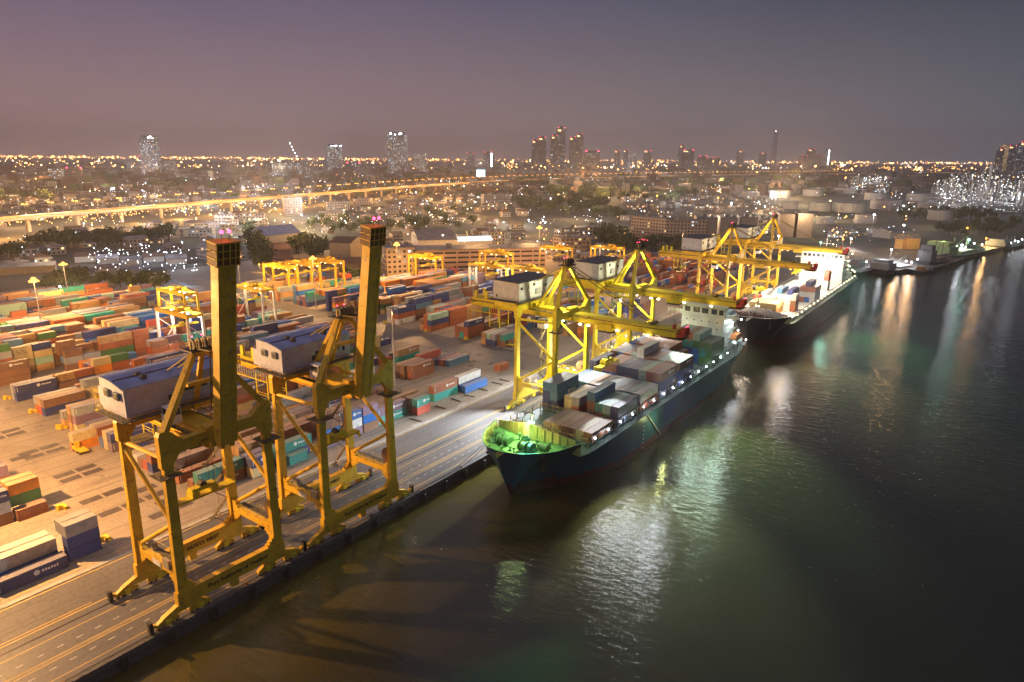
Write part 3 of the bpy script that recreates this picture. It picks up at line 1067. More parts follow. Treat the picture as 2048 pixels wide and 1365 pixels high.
        hb.quadbox([(xl, ya, zf_), (xr, ya, zf_), (xr, yb, zf_), (xl, yb, zf_), (xl, ya, zf_ + 6.1), (xr, ya, zf_ + 5.8), (xr, yb, zf_ + 5.8), (xl, yb, zf_ + 6.1)], 0)
        hh = hb.build('machinery_house', HOUSEG, root)
        rb = MB()
        rb.quadbox([(xl - .2, ya - .2, zf_ + 6.13), (xr + .2, ya - .2, zf_ + 5.83), (xr + .2, yb + .2, zf_ + 5.83), (xl - .2, yb + .2, zf_ + 6.13),
                    (xl - .2, ya - .2, zf_ + 6.3), (xr + .2, ya - .2, zf_ + 6.0), (xr + .2, yb + .2, zf_ + 6.0), (xl - .2, yb + .2, zf_ + 6.3)], 0)
        rb.build('roof', ROOFD, hh)
        for yy, zz2 in ((-8.1, 4.1), (-1.2, 4.6), (5.6, 3.5)):
            MB().bx(xr, xr + .35, yy - .4, yy + .4, zf_ + zz2 - .4, zf_ + zz2 + .4).build('ventilator', DARK, hh)
        MB().bx(xr, xr + .5, -.4, 2.2, zf_ + 1.2, zf_ + 3.0).build('door', mat('door_grey', (.3, .3, .3)), hh)
        MB().bx(xl + 1.2, xl + 1.7, ya - .12, ya, zf_ + .8, zf_ + 1.7).build('hatch', DARK, hh)
        wk = MB().bx(xl - 1.5, xr + 1.6, ya - 1.5, yb, zf_ - .3, zf_ - .16, 1)
        railing(wk, (xl - 1.5, ya - 1.5, zf_ - .16), (xr + 1.6, ya - 1.5, zf_ - .16))
        railing(wk, (xr + 1.6, ya - 1.5, zf_ - .16), (xr + 1.6, yb, zf_ - .16))
        wk.build('walkway', [DARK, DECKM], root)
        sb = MB().bx(xl, xr, ya + .5, ya + 1.3, 33.0, 35.1).bx(xl, xr, yb - 1.3, yb - .5, 33.0, 35.1).bx(-20, -19, -7, 7, 33, 35.1)
        sb.build('house_support', paint, root)
    # A-frame
    AX, AZ = -2.6, 47.2
    af_ = MB()
    for sy in (-1, 1):
        af_.beam((0, sy * (HY - .4), 35.2), (AX, sy * 1.1, AZ), 1.2, 1.1, 0, w2=1.0, h2=.9)
        af_.beam((GA + 3, sy * 2.6, 33.2), (AX - .6, sy * .8, AZ), .8, .7, 0)
    af_.bx(AX - .5, AX + .5, -3.2, 3.2, AZ - 6.2, AZ - 5.6)
    af_.build('a_frame', paint, root)
    hd = MB()
    hd.bx(AX - 1.6, AX + 1.9, -2.6, 2.6, AZ, AZ + .25, 1)
    hd.bx(AX - .9, AX + .9, -1.4, 1.4, AZ - 1.1, AZ, 0)
    for yy in (-1.6, -.5, .6, 1.7):
        hd.tube((AX + .6, yy - .15, AZ + 1.2), (AX + .6, yy + .15, AZ + 1.2), .95, 12, 1)
        hd.bx(AX + .1, AX + .4, yy - .3, yy - .2, AZ + .2, AZ + 1.7, 0)
    for a, c in (((AX - 1.6, -2.6), (AX + 1.9, -2.6)), ((AX - 1.6, 2.6), (AX + 1.9, 2.6)), ((AX - 1.6, -2.6), (AX - 1.6, 2.6))):
        railing(hd, (*a, AZ + .25), (*c, AZ + .25), step=1.2, mi=1)
    hd.tube((AX - 1.2, 2.2, AZ), (AX - 1.2, 2.2, AZ + 4.0), .06, 4, 1)
    hd.build('sheave_head', [paint, DARK], root)
    rdl = MB()
    for yy in (-.9, .9):
        rdl.ball((AX - .6, yy, AZ + 2.3), .14)
    rdl.build('warning_lamp', LAMP_R, root)
    # operator's cabin under the trolley
    cb = MB()
    cx, cyy, cz = (-6.2, -4.6, 34.1) if raised else (-9.0, -3.4, 26.6)
    cb.bx(cx - 1.4, cx + 1.4, cyy - 1.1, cyy + 1.1, cz, cz + 1.5)
    cb.bx(cx - 1.3, cx + 1.3, cyy - 1.0, cyy + 1.0, cz + 2.75, cz + 2.95)
    for dx in (-1.3, 1.22):
        for dy in (-1.0, .92):
            cb.bx(cx + dx, cx + dx + .1, cyy + dy, cyy + dy + .1, cz + 1.5, cz + 2.8)
    cbo = cb.build('operator_cabin', WHITEP, root)
    MB().bx(cx - 1.2, cx + 1.2, cyy - .93, cyy + .93, cz + 1.5, cz + 2.75).build('window', GLASS, cbo)
    # trolley
    tx = -7.5 if raised else -8.0
    if not raised:
        tx = 13.0
    tr = MB().bx(tx - 2.6, tx + 2.6, -3.0, 3.0, gz_ - 1.3, gz_ - .25).bx(tx - 2.2, tx + 2.2, -2.5, 2.5, gz_ - 2.0, gz_ - 1.3, 1)
    for sy in (-1, 1):
        tr.bx(tx - 2.4, tx + 2.4, sy * 2.5, sy * 2.9, gz_ - 1.3, gz_ + .7)
    tr.build('trolley', [paint, DARK], root)
    # headblock and spreader on its ropes
    sz = 17.6 if raised else 19.5
    if not raised:
        sz = 17.4
    sp = MB()
    sp.bx(tx - 1.0, tx + 1.0, -5.9, 5.9, sz, sz + .45)
    for sy in (-1, 1):
        sp.bx(tx - 1.25, tx + 1.25, sy * 6.1, sy * 5.6, sz - .35, sz + .6)
        sp.bx(tx - 1.1, tx + 1.1, sy * 1.2, sy * 2.6, sz + .45, sz + 1.5)
        for dx in (-1.15, 1.15):
            sp.bx(tx + dx - .15, tx + dx + .15, sy * 6.2, sy * 5.8, sz - .8, sz - .3)
    sp.bx(tx - .8, tx + .8, -2.4, 2.4, sz + 1.3, sz + 2.0)
    sp.tube((tx - .6, 0, sz + 2.2), (tx + .6, 0, sz + 2.2), .7, 10, 1)
    sp.build('spreader', [YEL2, DARK], root)
    rp = MB()
    for dx in (-.9, .9):
        for dy in (-2.0, 2.0):
            rp.tube((tx + dx, dy, sz + 2.0), (tx + dx, dy, gz_ - 1.3), .035, 4)
    rp.build('hoist_rope', DARK, root)
    # boom
    BL = 33.8 if raised else 36.0
    VW = 1.42 if raised else 1.95
    bb = MB()
    def L(u, v, wv):           # boom space: u out along the boom, v across, wv up
        if raised:
            a = R(81)
            return Vector((3.3 + u * math.cos(a) - wv * math.sin(a), v, gz_ + .7 + u * math.sin(a) + wv * math.cos(a)))
        return Vector((1.4 + u, v, gz_ + wv))
    def lb(m, u0, u1, v0, v1, w0, w1, mi=0):
        m.quadbox([L(u0, v0, w0), L(u1, v0, w0), L(u1, v1, w0), L(u0, v1, w0), L(u0, v0, w1), L(u1, v0, w1), L(u1, v1, w1), L(u0, v1, w1)], mi)
    lb(bb, 0, BL - 1.5, -VW, VW, 0, 2.3)
    lb(bb, 0, BL - 1.5, -VW - .18, VW + .18, -.12, 0)
    lb(bb, -.9, 0, -1.3, -.6, .2, 1.8)
    lb(bb, -.9, 0, .6, 1.3, .2, 1.8)
    bo_ = bb.build('boom', paint, root)
    sb = MB()
    for i in range(11):
        lb(sb, 2 + i * 3.1, 2.35 + i * 3.1, .35, .6, -.20, -.15, 0)
    sb.build('stud', LAMP_W if False else STEEL, bo_)
    ld_ = MB()
    if raised:
        for v in (-.95, -.5):
            lb(ld_, .5, BL - 1.6, v - .025, v + .025, -.36, -.31)
        for i in range(int((BL - 3) / .9)):
            lb(ld_, 1 + i * .9, 1.05 + i * .9, -.95, -.5, -.35, -.32)
        lb(ld_, .5, BL - 1.6, .98, 1.06, -.22, -.12)
        ld_.build('ladder', paint, bo_)
    gal = MB()
    for sy in ((1,) if raised else (-1, 1)):
        v0, v1 = sy * (VW + .2), sy * (VW + .8)
        lb(gal, 0, BL - 2, min(v0, v1), max(v0, v1), 1.7, 1.78, 1)
        for i in range(12):
            u = i * 3.0
            gal.tube(L(u, v1, 1.78), L(u, v1, 2.8), .04, 4)
        gal.tube(L(0, v1, 2.8), L(BL - 2, v1, 2.8), .04, 4)
        gal.tube(L(0, v1, 2.3), L(BL - 2, v1, 2.3), .035, 4)
    gal.build('walkway', [YEL2, DECKM], root)
    tp = MB()
    if raised:
        # head frame of open steelwork
        lb(tp, BL - 1.5, BL + 2.3, -2.0, 2.2, -.25, 2.3, 1)
        for v in (-1.9, -.8, .4, 1.4, 2.1):
            lb(tp, BL - 1.5, BL + 2.35, v - .09, v + .09, -.37, -.25)
        for u in (BL - 1.4, BL - .2, BL + 1.0, BL + 2.2):
            lb(tp, u - .07, u + .07, -2.0, 2.2, -.35, -.25)
            lb(tp, u - .07, u + .07, -2.08, -2.0, -.2, 2.3)
        lb(tp, BL + 2.3, BL + 2.42, -2.15, 2.35, -.45, 2.45)
        tp.tube(L(BL + 1.2, -3.9, .3), L(BL + 1.2, -2.3, .3), .06, 4, 1)
        tp.tube(L(BL + 1.6, 2.5, .3), L(BL + 1.6, 4.2, .3), .06, 4, 1)
    else:
        lb(tp, BL - 1.5, BL + .6, -2.2, 2.2, .2, 1.0, 2)
        lb(tp, BL - .4, BL + 1.0, -1.8, -1.0, .6, 3.0, 2)
        lb(tp, BL - .4, BL + 1.0, .9, 1.7, .6, 2.6, 2)
        lb(tp, BL - 2.6, BL - 1.8, -2.6, -1.6, 2.5, 3.9, 2)
        lb(tp, BL - 4, BL + .6, -2.6, 2.6, -.6, -.3, 1)
    tp.build('boom_head', [paint, mat('rusty_grating', (.17, .085, .03), var=.3, vscale=1.5), REDP], root)
    tp2 = MB()
    rdl = MB()
    for v in (-.6, .7):
        p = L(BL + (4.0 if raised else .8), v, .4 if raised else 3.2)
        rdl.ball(p, .3 if raised else .13)
        tp2.tube(L(BL + (2 if raised else .6), v, .4), p, .05, 4)
    rdl.build('warning_lamp', LAMP_R, root)
    tp2.build('lamp_post', DARK, root)
    sty = MB()
    if raised:
        for sy in (-1, 1):
            sty.tube((AX + .4, sy * 1.2, AZ + .4), L(17, sy * 1.6, 2.6), .16, 6)
            sty.tube(L(17, sy * 1.6, 2.6), (AX + 4.2, sy * 1.5, AZ - 10), .14, 6)
    else:
        for sy in (-1, 1):
            sty.beam((AX, sy * 1.2, AZ + .4), L(26.5, sy * 1.2, 2.7), .2, .2)
            sty.beam((AX, sy * 1.2, AZ + .9), L(25.5, sy * 1.2, 2.7), .08, .08)
        for u in (26.5,):
            sty.bx(L(u, 0, 0).x - .5, L(u, 0, 0).x + .5, -2, 2, gz_ + 2.5, gz_ + 3.2)
    for sy in (-1, 1):
        sty.beam((AX, sy * .8, AZ), (-28.5, sy * 1.5, gz_ + 2.7), .2, .2)
    sty.build('stay', [mat('stay_olive', (.20, .14, .03))], root)
    if not raised:
        # flood lamps hung under the boom and the portal
        fl = MB()
        for u in (3, 6, 16, 26):
            for sy in (-1, 1):
                p = L(u, sy * 2.7, -.5)
                fl.bx(p.x - .45, p.x + .45, p.y - .2, p.y + .2, p.z - .25, p.z + .15)
        for yy in (-6, 6):
            fl.bx(-.4, .4, yy - .4, yy + .4, 30.6, 30.9)
        for xx, yy in ((GA + 3, -8.9), (GA + 7, -8.9), (-3, -8.9), (GA + 4, 8.9), (-4, 8.9), (GA + 8, 8.9)):
            fl.ball((xx, yy, 10.2), .22)
        fl.build('flood_lamp', LAMP_Y if paint is YEL2 else LAMP_S, root)
    return root


def aim(root, p, q, power, color, cone=75, radius=.5, blend=.5):
    """floodlight of a crane or ship at p aimed at q (both in its own space)"""
    d = Vector(q) - Vector(p)
    o = lamp('lamp_light', p, power, color, radius, root, 'SPOT', None, cone, blend)
    o.rotation_euler = d.to_track_quat('-Z', 'Y').to_euler()
    return o


def relight(root, kind, col2=(.88, .95, 1)):
    """working lamps of a crane in service, as children of that crane"""
    if kind == 'bright':
        aim(root, (7, -1, 29.2), (12, -4, 12), 26000, WHITE, 66, .6, .8)
        lamp('lamp_light', (-7, 0, 29.5), 26000, (1, .95, .8), .6, root, 'SPOT', (0, 0, 0), 165, .5)
        lamp('lamp_light', (-4, 0, 40.5), 7000, (1, .95, .6), .4, root)
        for u, pw, cn in ((17, 380000, 25), (24, 480000, 29), (33, 800000, 46)):
            aim(root, (u, -2.9, 29.4), (u + 26, -52, -3), pw, col2, cn, .6, .95)
        aim(root, (-5, -9.5, 14), (-9, -32, 0), 300000, (.82, .9, 1), 92, .4, .9)
        for yy in (-8.6, 8.6):
            lamp('lamp_light', (-5, yy * .9, 11.5), 2500, (1, .85, .45), .3, root)
    elif kind == 'warm':
        lamp('lamp_light', (8, 0, 29.2), 42000, (1, .83, .6), .7, root, 'SPOT', (0, 0, 0), 160, .6)
        lamp('lamp_light', (24, 0, 29.2), 26000, (1, .86, .66), .7, root, 'SPOT', (0, 0, 0), 150, .6)
        lamp('lamp_light', (-7, 0, 27), 16000, (1, .72, .4), .6, root)
        lamp('lamp_light', (-4, -2, 41), 5200, (1, .72, .35), .4, root)
        for k in range(2):
            aim(root, (30 + 5 * k, -2.9, 29.4), (64 + 14 * k, -72, -3), 1200000, col2, 32, .6, .9)


cA = make_crane(True, YEL, 'blue')
cA.location = (WX, 61.0, 0)
tag(cA, 'yellow quay crane with raised boom, nearest and leftmost, blue roofed machinery house', 'crane', 'yellow container cranes along the quay')
cB = copy_tree(cA)
cB.location = (WX, 93.0, 0)
tag(cB, 'second yellow quay crane with raised boom, between the nearest crane and the ship bow')
cC = make_crane(False, YEL2, 'grey')
cC.location = (WX, 183.2, 0)
tag(cC, 'bright yellow quay crane reaching its lowered boom over the nearer ship, first from the bow', 'crane', 'yellow container cranes along the quay')
cD = copy_tree(cC)
cD.location = (WX, 235.0, 0)
tag(cD, 'bright yellow quay crane with lowered boom next to the nearer ship wheelhouse', 'crane')
cE = make_crane(False, YEL, 'grey')
cE.location = (WX, 339.5, 0)
tag(cE, 'orange lit quay crane with lowered boom over the bow of the farther ship', 'crane', 'yellow container cranes along the quay')
cF = copy_tree(cE)
cF.location = (WX, 410.5, 0)
tag(cF, 'farthest quay crane, its lowered boom in front of the white wheelhouse of the farther ship', 'crane')
relight(cC, 'bright')
relight(cD, 'bright', (.72, 1, .78))
aim(cD, (-5, 9.8, 14), (-14, 44, 0), 190000, (1, .84, .78), 90, .4, .9)
relight(cE, 'warm', (1, .9, .85))
relight(cF, 'warm', (.25, 1, .78))


# ================================================================== YARD GANTRY CRANES
def make_rtg(paint, legp=None):
    root = empty('yard_crane')
    legp = legp or paint
    SP, HL, HT = 23.4, 3.4, 17.5
    for x in (0, -SP):
        for sy in (-1, 1):
            b = MB().beam((x, sy * HL, 1.6), (x, sy * (HL - .35), HT), .95, 1.0, 0, up=(0, 1, 0), w2=.85, h2=.9)
            b.build('leg', legp, root)
        b = MB().bx(x - .5, x + .5, -HL - 1.6, HL + 1.6, 1.1, 2.0)
        b.bx(x - .55, x + .55, -1.5, 1.5, 2.0, 3.6)
        b.beam((x, -HL + .5, 2.4), (x, HL - .7, 9.5), .3, .3)
        b.beam((x, HL - .5, 2.4 + 7), (x, -HL + .7, 14.5), .3, .3)
        b.build('sill_beam', legp, root)
        wl = MB()
        for sy in (-1, 1):
            for d in (-.9, .9):
                wl.tube((x - .3, sy * (HL + .2) + d, .75), (x + .3, sy * (HL + .2) + d, .75), .74, 12)
        wl.build('wheel', RUBBER, root)
    b = MB()
    for sy in (-1, 1):
        b.bx(-SP - .6, .6, sy * (HL - .4) - .4, sy * (HL - .4) + .4, HT, HT + 1.5)
    for x in (0, -SP):
        b.bx(x - .4, x + .4, -HL + .8, HL - .8, HT + .2, HT + 1.2)
    b.build('main_girder', paint, root)
    wk = MB()
    for sy in (-1, 1):
        railing(wk, (-SP, sy * (HL + .3), HT + 1.5), (0, sy * (HL + .3), HT + 1.5), step=3, r=.05)
    wk.build('walkway', [paint], root)
    tx = -9.0
    tr = MB().bx(tx - 2.4, tx + 2.4, -HL, HL, HT + 1.55, HT + 1.9).bx(tx - 1.4, tx + .9, -2.2, 1.2, HT + 1.9, HT + 3.6).bx(tx + 1, tx + 2.1, 0, 2.4, HT + 1.9, HT + 3.1)
    tr.build('trolley', paint, root)
    MB().bx(tx + 2.5, tx + 4.3, -1.2, 1.2, HT - 2.6, HT - .2).build('operator_cabin', GLASS, root)
    sp = MB().bx(tx - 1.1, tx + 1.1, -5.8, 5.8, 13.2, 13.7).bx(tx - .9, tx + .9, -1.5, 1.5, 13.7, 14.5)
    sp.build('spreader', YEL2, root)
    rp = MB()
    for dx in (-.9, .9):
        for dy in (-1.4, 1.4):
            rp.tube((tx + dx, dy, 14.4), (tx + dx, dy, HT + 1.6), .05, 4)
    rp.build('hoist_rope', DARK, root)
    fl = MB()
    for x in (-1.5, -SP + 1.5, -SP / 2 - 2, -SP / 2 + 2):
        for sy in (-1, 1):
            fl.bx(x - .35, x + .35, sy * (HL - 1) - .3, sy * (HL - 1) + .3, HT - .3, HT - .05)
    fl.build('flood_lamp', LAMP_Y, root)
    return root


rt0 = make_rtg(YEL)
rtw = make_rtg(YEL, mat('leg_offwhite', (.72, .68, .60), rough=.5, dirt=(.4, .3, .2)))
RTG = [
    # x of the waterside leg, y, light (power, colour), label
    (-256.3, 139.5, (15000, (1, .88, .84)), 'white glaring yard gantry crane straddling containers left of the first raised boom'),
    (-299.0, 162, (6500, (.86, .98, .72)), 'pale green lit yard gantry crane behind the white glaring one'),
    (-279.5, 189, (8500, (1, .72, .4)), 'orange lit yard gantry crane just right of the first raised boom'),
    (-326.0, 238, (2600, SODIUM), 'yard gantry crane at the back between the booms, leftmost of the three'),
    (-325.0, 253, (2600, SODIUM), 'yard gantry crane at the back between the booms, middle one'),
    (-322.0, 268, (900, SODIUM), 'rust brown lit yard gantry crane at the back, rightmost of three'),
    (-344.0, 333, (3500, SODIUM), 'yard gantry crane half hidden behind the second raised boom'),
    (-287.0, 318, (7000, SODIUM), 'orange yard gantry crane before the long striped building, leftmost there'),
    (-234.0, 315, (12000, (1, .88, .62)), 'brightly lit yard gantry crane over the blue container patch'),
    (-210.5, 320, (9500, (1, .85, .55)), 'yard gantry crane directly behind the third crane machinery house'),
    (-264.0, 362, (3200, (1, .5, .18)), 'dull orange yard gantry crane before the middle of the striped building'),
    (-246.0, 408, (4200, (1, .45, .13)), 'dull orange yard gantry crane at the far end of the striped building'),
    (-218.0, 432, (4200, (1, .45, .13)), 'dull orange yard gantry crane left of the apartment slabs'),
]
for i, (x, y, (pw, cl), lb_) in enumerate(RTG):
    r_ = rtw if i == 0 else (rt0 if i == 1 else copy_tree(rtw if i in (2, 8) else rt0))
    r_.location = (x, y, 0)
    tag(r_, lb_, 'yard crane', 'rubber tyred gantry cranes in the yard')
for i, (x, y, (pw, cl), lb_) in enumerate(RTG):
    lamp('lamp_light', (x - 3, y, 16.6), pw * .55, cl, .4)
    lamp('lamp_light', (x - 20, y, 16.6), pw * .55, cl, .4)


# ================================================================== LIGHT MASTS
def make_mast(h, glass):
    root = empty('light_mast')
    MB().tube((0, 0, .3), (0, 0, h), .32, 10, 0, .14).bx(-.7, .7, -.7, .7, 0, .9).build('pole', STEEL, root)
    b = MB().tube((0, 0, h - .3), (0, 0, h), .5, 10)
    for i in range(6):
        a = i * math.pi / 3
        b.tube((0, 0, h - .15), (1.2 * math.cos(a), 1.2 * math.sin(a), h - .15), .05, 4)
    b.build('lamp_ring', STEEL, root)
    g_ = MB()
    for i in range(6):
        a = i * math.pi / 3
        g_.box((1.4 * math.cos(a), 1.4 * math.sin(a), h - .3), (.95, .95, .5), 0, a)
    g_.build('lamp_head', glass, root)
    return root


MASTS = [
    ((-171, 24), 46, 580000, SODIUM, None, 'tall floodlight mast standing in the yard outside the picture on the left'),
    ((-163.9, 157.5), 31, 9000, (1, .62, .32), STEEL, 'thin grey light mast in the yard right of the second raised boom'),
    ((-289.9, 284.5), 30, 230000, SODIUM, LAMP_S, 'light mast with the large orange star of light right of the second boom'),
    ((-331, 112), 28, 300000, SODIUM, LAMP_S, 'light mast among the containers at the far left of the yard'),
    ((-258, 30), 34, 380000, SODIUM, LAMP_S, 'light mast in the open yard beyond the left edge'),
    ((-343, 215), 26, 75000, SODIUM, LAMP_S, 'light mast near the boundary between the two raised booms'),
    ((-300, 232), 27, 60000, SODIUM, LAMP_S, 'light mast in the rows between the two raised booms, right one'),
    ((-248, 372), 36, 60000, (1, .55, .2), LAMP_S, 'slim orange light mast before the striped building'),
    ((-204, 250), 30, 24000, (1, .6, .3), STEEL, 'slim light mast among containers behind the third crane'),
    ((-192, 352), 32, 52000, (1, .62, .33), STEEL, 'light mast behind the orange lit cranes'),
    ((-400, 150), 24, 80000, SODIUM, LAMP_S, 'light mast at the left rear corner of the yard'),
    ((-190, 470), 30, 50000, (1, .5, .2), STEEL, 'light mast in the farthest part of the yard'),
]
for (x, y), h, pw, cl, gl, lb_ in MASTS:
    mt_ = make_mast(h, gl if gl is not None else LAMP_S)
    mt_.location = (x, y, 0)
    tag(mt_, lb_, 'light mast', 'floodlight masts of the container yard')
    if gl is LAMP_S:
        MB().ball((0, 0, h + .2), 1.25 if pw > 200000 else .85, 0, 8).build('flare_ball', LAMP_S, mt_)  # glowing ball added at the mast head to imitate the lamp's flare
    if pw > 290000:
        lamp('lamp_light', (0, 0, h - 1.2), pw * .8, cl, .8, mt_)
    else:
        lamp('lamp_light', (0, 0, h - 1.2), pw, cl, .8, mt_, 'SPOT', (0, 0, 0), 172, .25)

# ================================================================== SHIPS
HULLB = mat('hull_blue_green', (.010, .048, .085), rough=.4, var=.12, vscale=.12, dirt=(.05, .06, .06))


def hull_mat(name, col, rust=(.16, .07, .035)):
    mt = bpy.data.materials.new(name)
    mt.use_nodes = True
    t = NT(mt.node_tree)
    tcn = t.n('ShaderNodeTexCoord')
    v = tcn.outputs['Object']
    mp = t.n('ShaderNodeMapping', ins={'Vector': v})
    mp.inputs['Scale'].default_value = (1.2, 1.2, .09)
    s_ = t.noise(mp.outputs[0], 1.0, 5, .65)
    f = t.noise(v, .12, 5)
    base = t.mix(t.math('MULTIPLY_ADD', f, 2.2, -.6, clamp=True), (*[x * .7 for x in col], 1), (*[x * 1.25 for x in col], 1))
    base = t.mix(t.math('MULTIPLY_ADD', s_, 5.5, -3.2, clamp=True), base, (*rust, 1))
    sp = t.n('ShaderNodeSeparateXYZ', ins={0: v})
    seam = t.math('LESS_THAN', t.math('FRACT', t.math('MULTIPLY', sp.outputs[2], .42)), .03)
    seam2 = t.math('LESS_THAN', t.math('FRACT', t.math('MULTIPLY', sp.outputs[1], .125)), .008)
    base = t.mix(t.math('MULTIPLY', t.math('MAXIMUM', seam, seam2), .5), base, (*[x * .4 for x in col], 1))
    b = t.n('ShaderNodeBsdfPrincipled', ins={'Base Color': base, 'Roughness': .42, 'Specular IOR Level': .4})
    bn = t.n('ShaderNodeBump', ins={'Strength': .35, 'Distance': .06, 'Height': t.noise(v, .5, 3)})
    t.t.links.new(bn.outputs[0], b.inputs['Normal'])
    t.n('ShaderNodeOutputMaterial', ins={0: b.outputs[0]})
    return mt


HULLB = hull_mat('hull_sea_blue', (.018, .085, .15))
HULLP = mat('hull_blue_patch', (.012, .075, .26), rough=.4, var=.1)
HULLR = mat('antifouling_red', (.13, .035, .03), rough=.6, var=.2, vscale=.2)
HULLK = hull_mat('hull_black', (.035, .035, .042), (.12, .06, .04))
DGREEN = mat('deck_green', (.16, .40, .14), rough=.6, var=.15, dirt=(.09, .12, .06))
BULW = mat('bulwark_pale_green', (.60, .62, .20), rough=.6, var=.1, dirt=(.25, .22, .1))
DGREY = mat('hatch_grey', (.13, .20, .17), rough=.65, dirt=(.2, .13, .08))
CREAMP = mat('superstructure_cream', (.70, .68, .62), rough=.5, dirt=(.4, .33, .25), var=.06)
WGREEN = mat('superstructure_white', (.62, .70, .64), rough=.5, dirt=(.35, .35, .28), var=.06)


def interp(tab, x):
    if x <= tab[0][0]:
        return tab[0][1]
    for (a, va), (b, vb) in zip(tab, tab[1:]):
        if x <= b:
            return va + (vb - va) * (x - a) / (b - a)
    return tab[-1][1]


def make_ship(name, cx, bow, length, hb, z_fc, z_main, fc_len, paint, label):
    root = empty(name, (cx, bow, 0))
    deck = [(0, .0), (.5, 2.6), (1.5, 4.6), (3, 6.4), (6, 8.9), (10, 11.2), (15, hb - 1.6), (20, hb - .3), (24, hb), (length - 14, hb), (length - 3, hb - 2), (length, hb - 3.2)]
    wl = [(7.6, 0), (9, .8), (13, 3.0), (20, 7.0), (28, 10.5), (38, hb - .6), (46, hb), (length - 30, hb), (length - 8, hb - 5), (length, hb - 8)]
    offs = [0.01, .5, 1.5, 3, 4.5, 6, 7.6, 10, 13, 16, fc_len, fc_len + .01, 20, 24, 30, 38, 46, 60, 80, 100, 120, length - 30, length - 14, length - 6, length]
    offs = sorted(set(o for o in offs if o <= length))
    K = 9

    def hw_at(o, z):
        """half width of the hull skin at height z"""
        zt = ztop(o)
        if o >= 7.6:
            w0 = interp(wl, o)
            return w0 + (interp(deck, o) - w0) * max(0, min(1, (z + 3) / (zt + 3))) ** 1.35
        zs = zt - (zt + 6.0) * (o / 7.6) ** .85
        return interp(deck, o) * max(0, min(1, (z - zs) / max(.01, zt - zs))) ** 1.1

    def ztop(o):
        return z_fc + .9 * max(0, 1 - o / 12) ** 2 if o <= fc_len else z_main + .15
    b = MB()
    rings = []
    for o in offs:
        zt = ztop(o)
        zs = -6.0 if o >= 7.6 else zt - (zt + 6.0) * (o / 7.6) ** .85
        dk, w_ = interp(deck, o), interp(wl, o) if o >= 7.6 else 0.0
        ring = []
        for k in range(K):
            u = k / (K - 1)
            z = zs + (zt - zs) * u
            if o >= 7.6:
                v = max(0, min(1, (z + 3) / (zt + 3)))
                hw = w_ + (dk - w_) * v ** 1.35
                if z < -3:
                    hw *= .96
            else:
                hw = dk * u ** 1.1
            ring.append((hw, z))
        rings.append(ring)
    for s in (-1, 1):
        base = len(b.v)
        for o, ring in zip(offs, rings):
            b.v += [(s * hw, o, z) for hw, z in ring]
        for i in range(len(offs) - 1):
            for k in range(K - 1):
                q = [base + i * K + k, base + (i + 1) * K + k, base + (i + 1) * K + k + 1, base + i * K + k + 1]
                if s < 0:
                    q.reverse()
                b.f.append(tuple(q))
                zc = (b.v[q[0]][2] + b.v[q[2]][2]) / 2
                b.m.append(1 if zc < -.4 else 0)
    n = len(rings[-1])
    b.poly([(hw, length, z) for hw, z in rings[-1]] + [(-hw, length, z) for hw, z in reversed(rings[-1])], 0)
    hull = b.build('hull', [paint, HULLR, HULLP], root)
    for p in hull.data.polygons:
        p.use_smooth = True
    hull.data.set_sharp_from_angle(angle=R(40))
    if paint is HULLB:
        pb = MB()
        for y0_, y1_, z0_, z1_ in ((66, 76, 1.0, 6.6),):
            pb.bx(hb, hb + .03, y0_, y1_, z0_, z1_)
        pb.build('repainted_patch', HULLP, root)
    # decks
    d = MB()
    zf = z_fc - 1.25
    L_ = [o for o in offs if o <= fc_len]
    for a, c in zip(L_, L_[1:]):
        ha, hc = hw_at(a, zf), hw_at(c, zf)
        d.poly([(-ha, a, zf), (-hc, c, zf), (hc, c, zf), (ha, a, zf)][::-1], 0)
    d.poly([(-interp(deck, fc_len), fc_len, zf), (interp(deck, fc_len), fc_len, zf), (interp(deck, fc_len), fc_len, z_main), (-interp(deck, fc_len), fc_len, z_main)], 2)
    L_ = [o for o in offs if o >= fc_len]
    for a, c in zip(L_, L_[1:]):
        ha, hc = interp(deck, a), interp(deck, c)
        d.poly([(-ha, a, z_main), (-hc, c, z_main), (hc, c, z_main), (ha, a, z_main)][::-1], 1)
    d.build('deck', [DGREEN if paint is HULLB else mat('deck_buff', (.42, .33, .24), rough=.7), DGREY, BULW], root)
    # bulwark: inner skin, cap rail and stays
    w_ = MB()
    for s in (-1, 1):
        L_ = [o for o in offs if o <= fc_len]
        for a, c in zip(L_, L_[1:]):
            ha, hc = interp(deck, a), interp(deck, c)
            la, lc = hw_at(a, zf), hw_at(c, zf)
            p = [(s * max(0, la - .12), a + .12, zf), (s * max(0, lc - .12), c + .05, zf), (s * max(0, hc - .12), c + .05, ztop(c) + .02), (s * max(0, ha - .12), a + .12, ztop(a) + .02)]
            w_.poly(p if s > 0 else p[::-1], 0)
            w_.beam((s * ha, a, ztop(a) + .05), (s * hc, c, ztop(c) + .05), .3, .1, 1)
        for i in range(17):
            o = 3.2 + i * (fc_len - 3.6) / 17
            h_ = interp(deck, o)
            lo = hw_at(o, zf)
            w_.extrude([(s * (lo - .15), o, zf), (s * (lo - .95), o, zf), (s * (h_ - .2), o, ztop(o) - .05)], (0, .12, 0), 0)
    w_.build('bulwark', [BULW if paint is HULLB else CREAMP, WHITEP if paint is not HULLB else DGREEN], root)
    # breakwater wall across the foredeck
    bw = MB()
    hx = interp(deck, fc_len - 1.5) - 1.0
    y = fc_len - .6
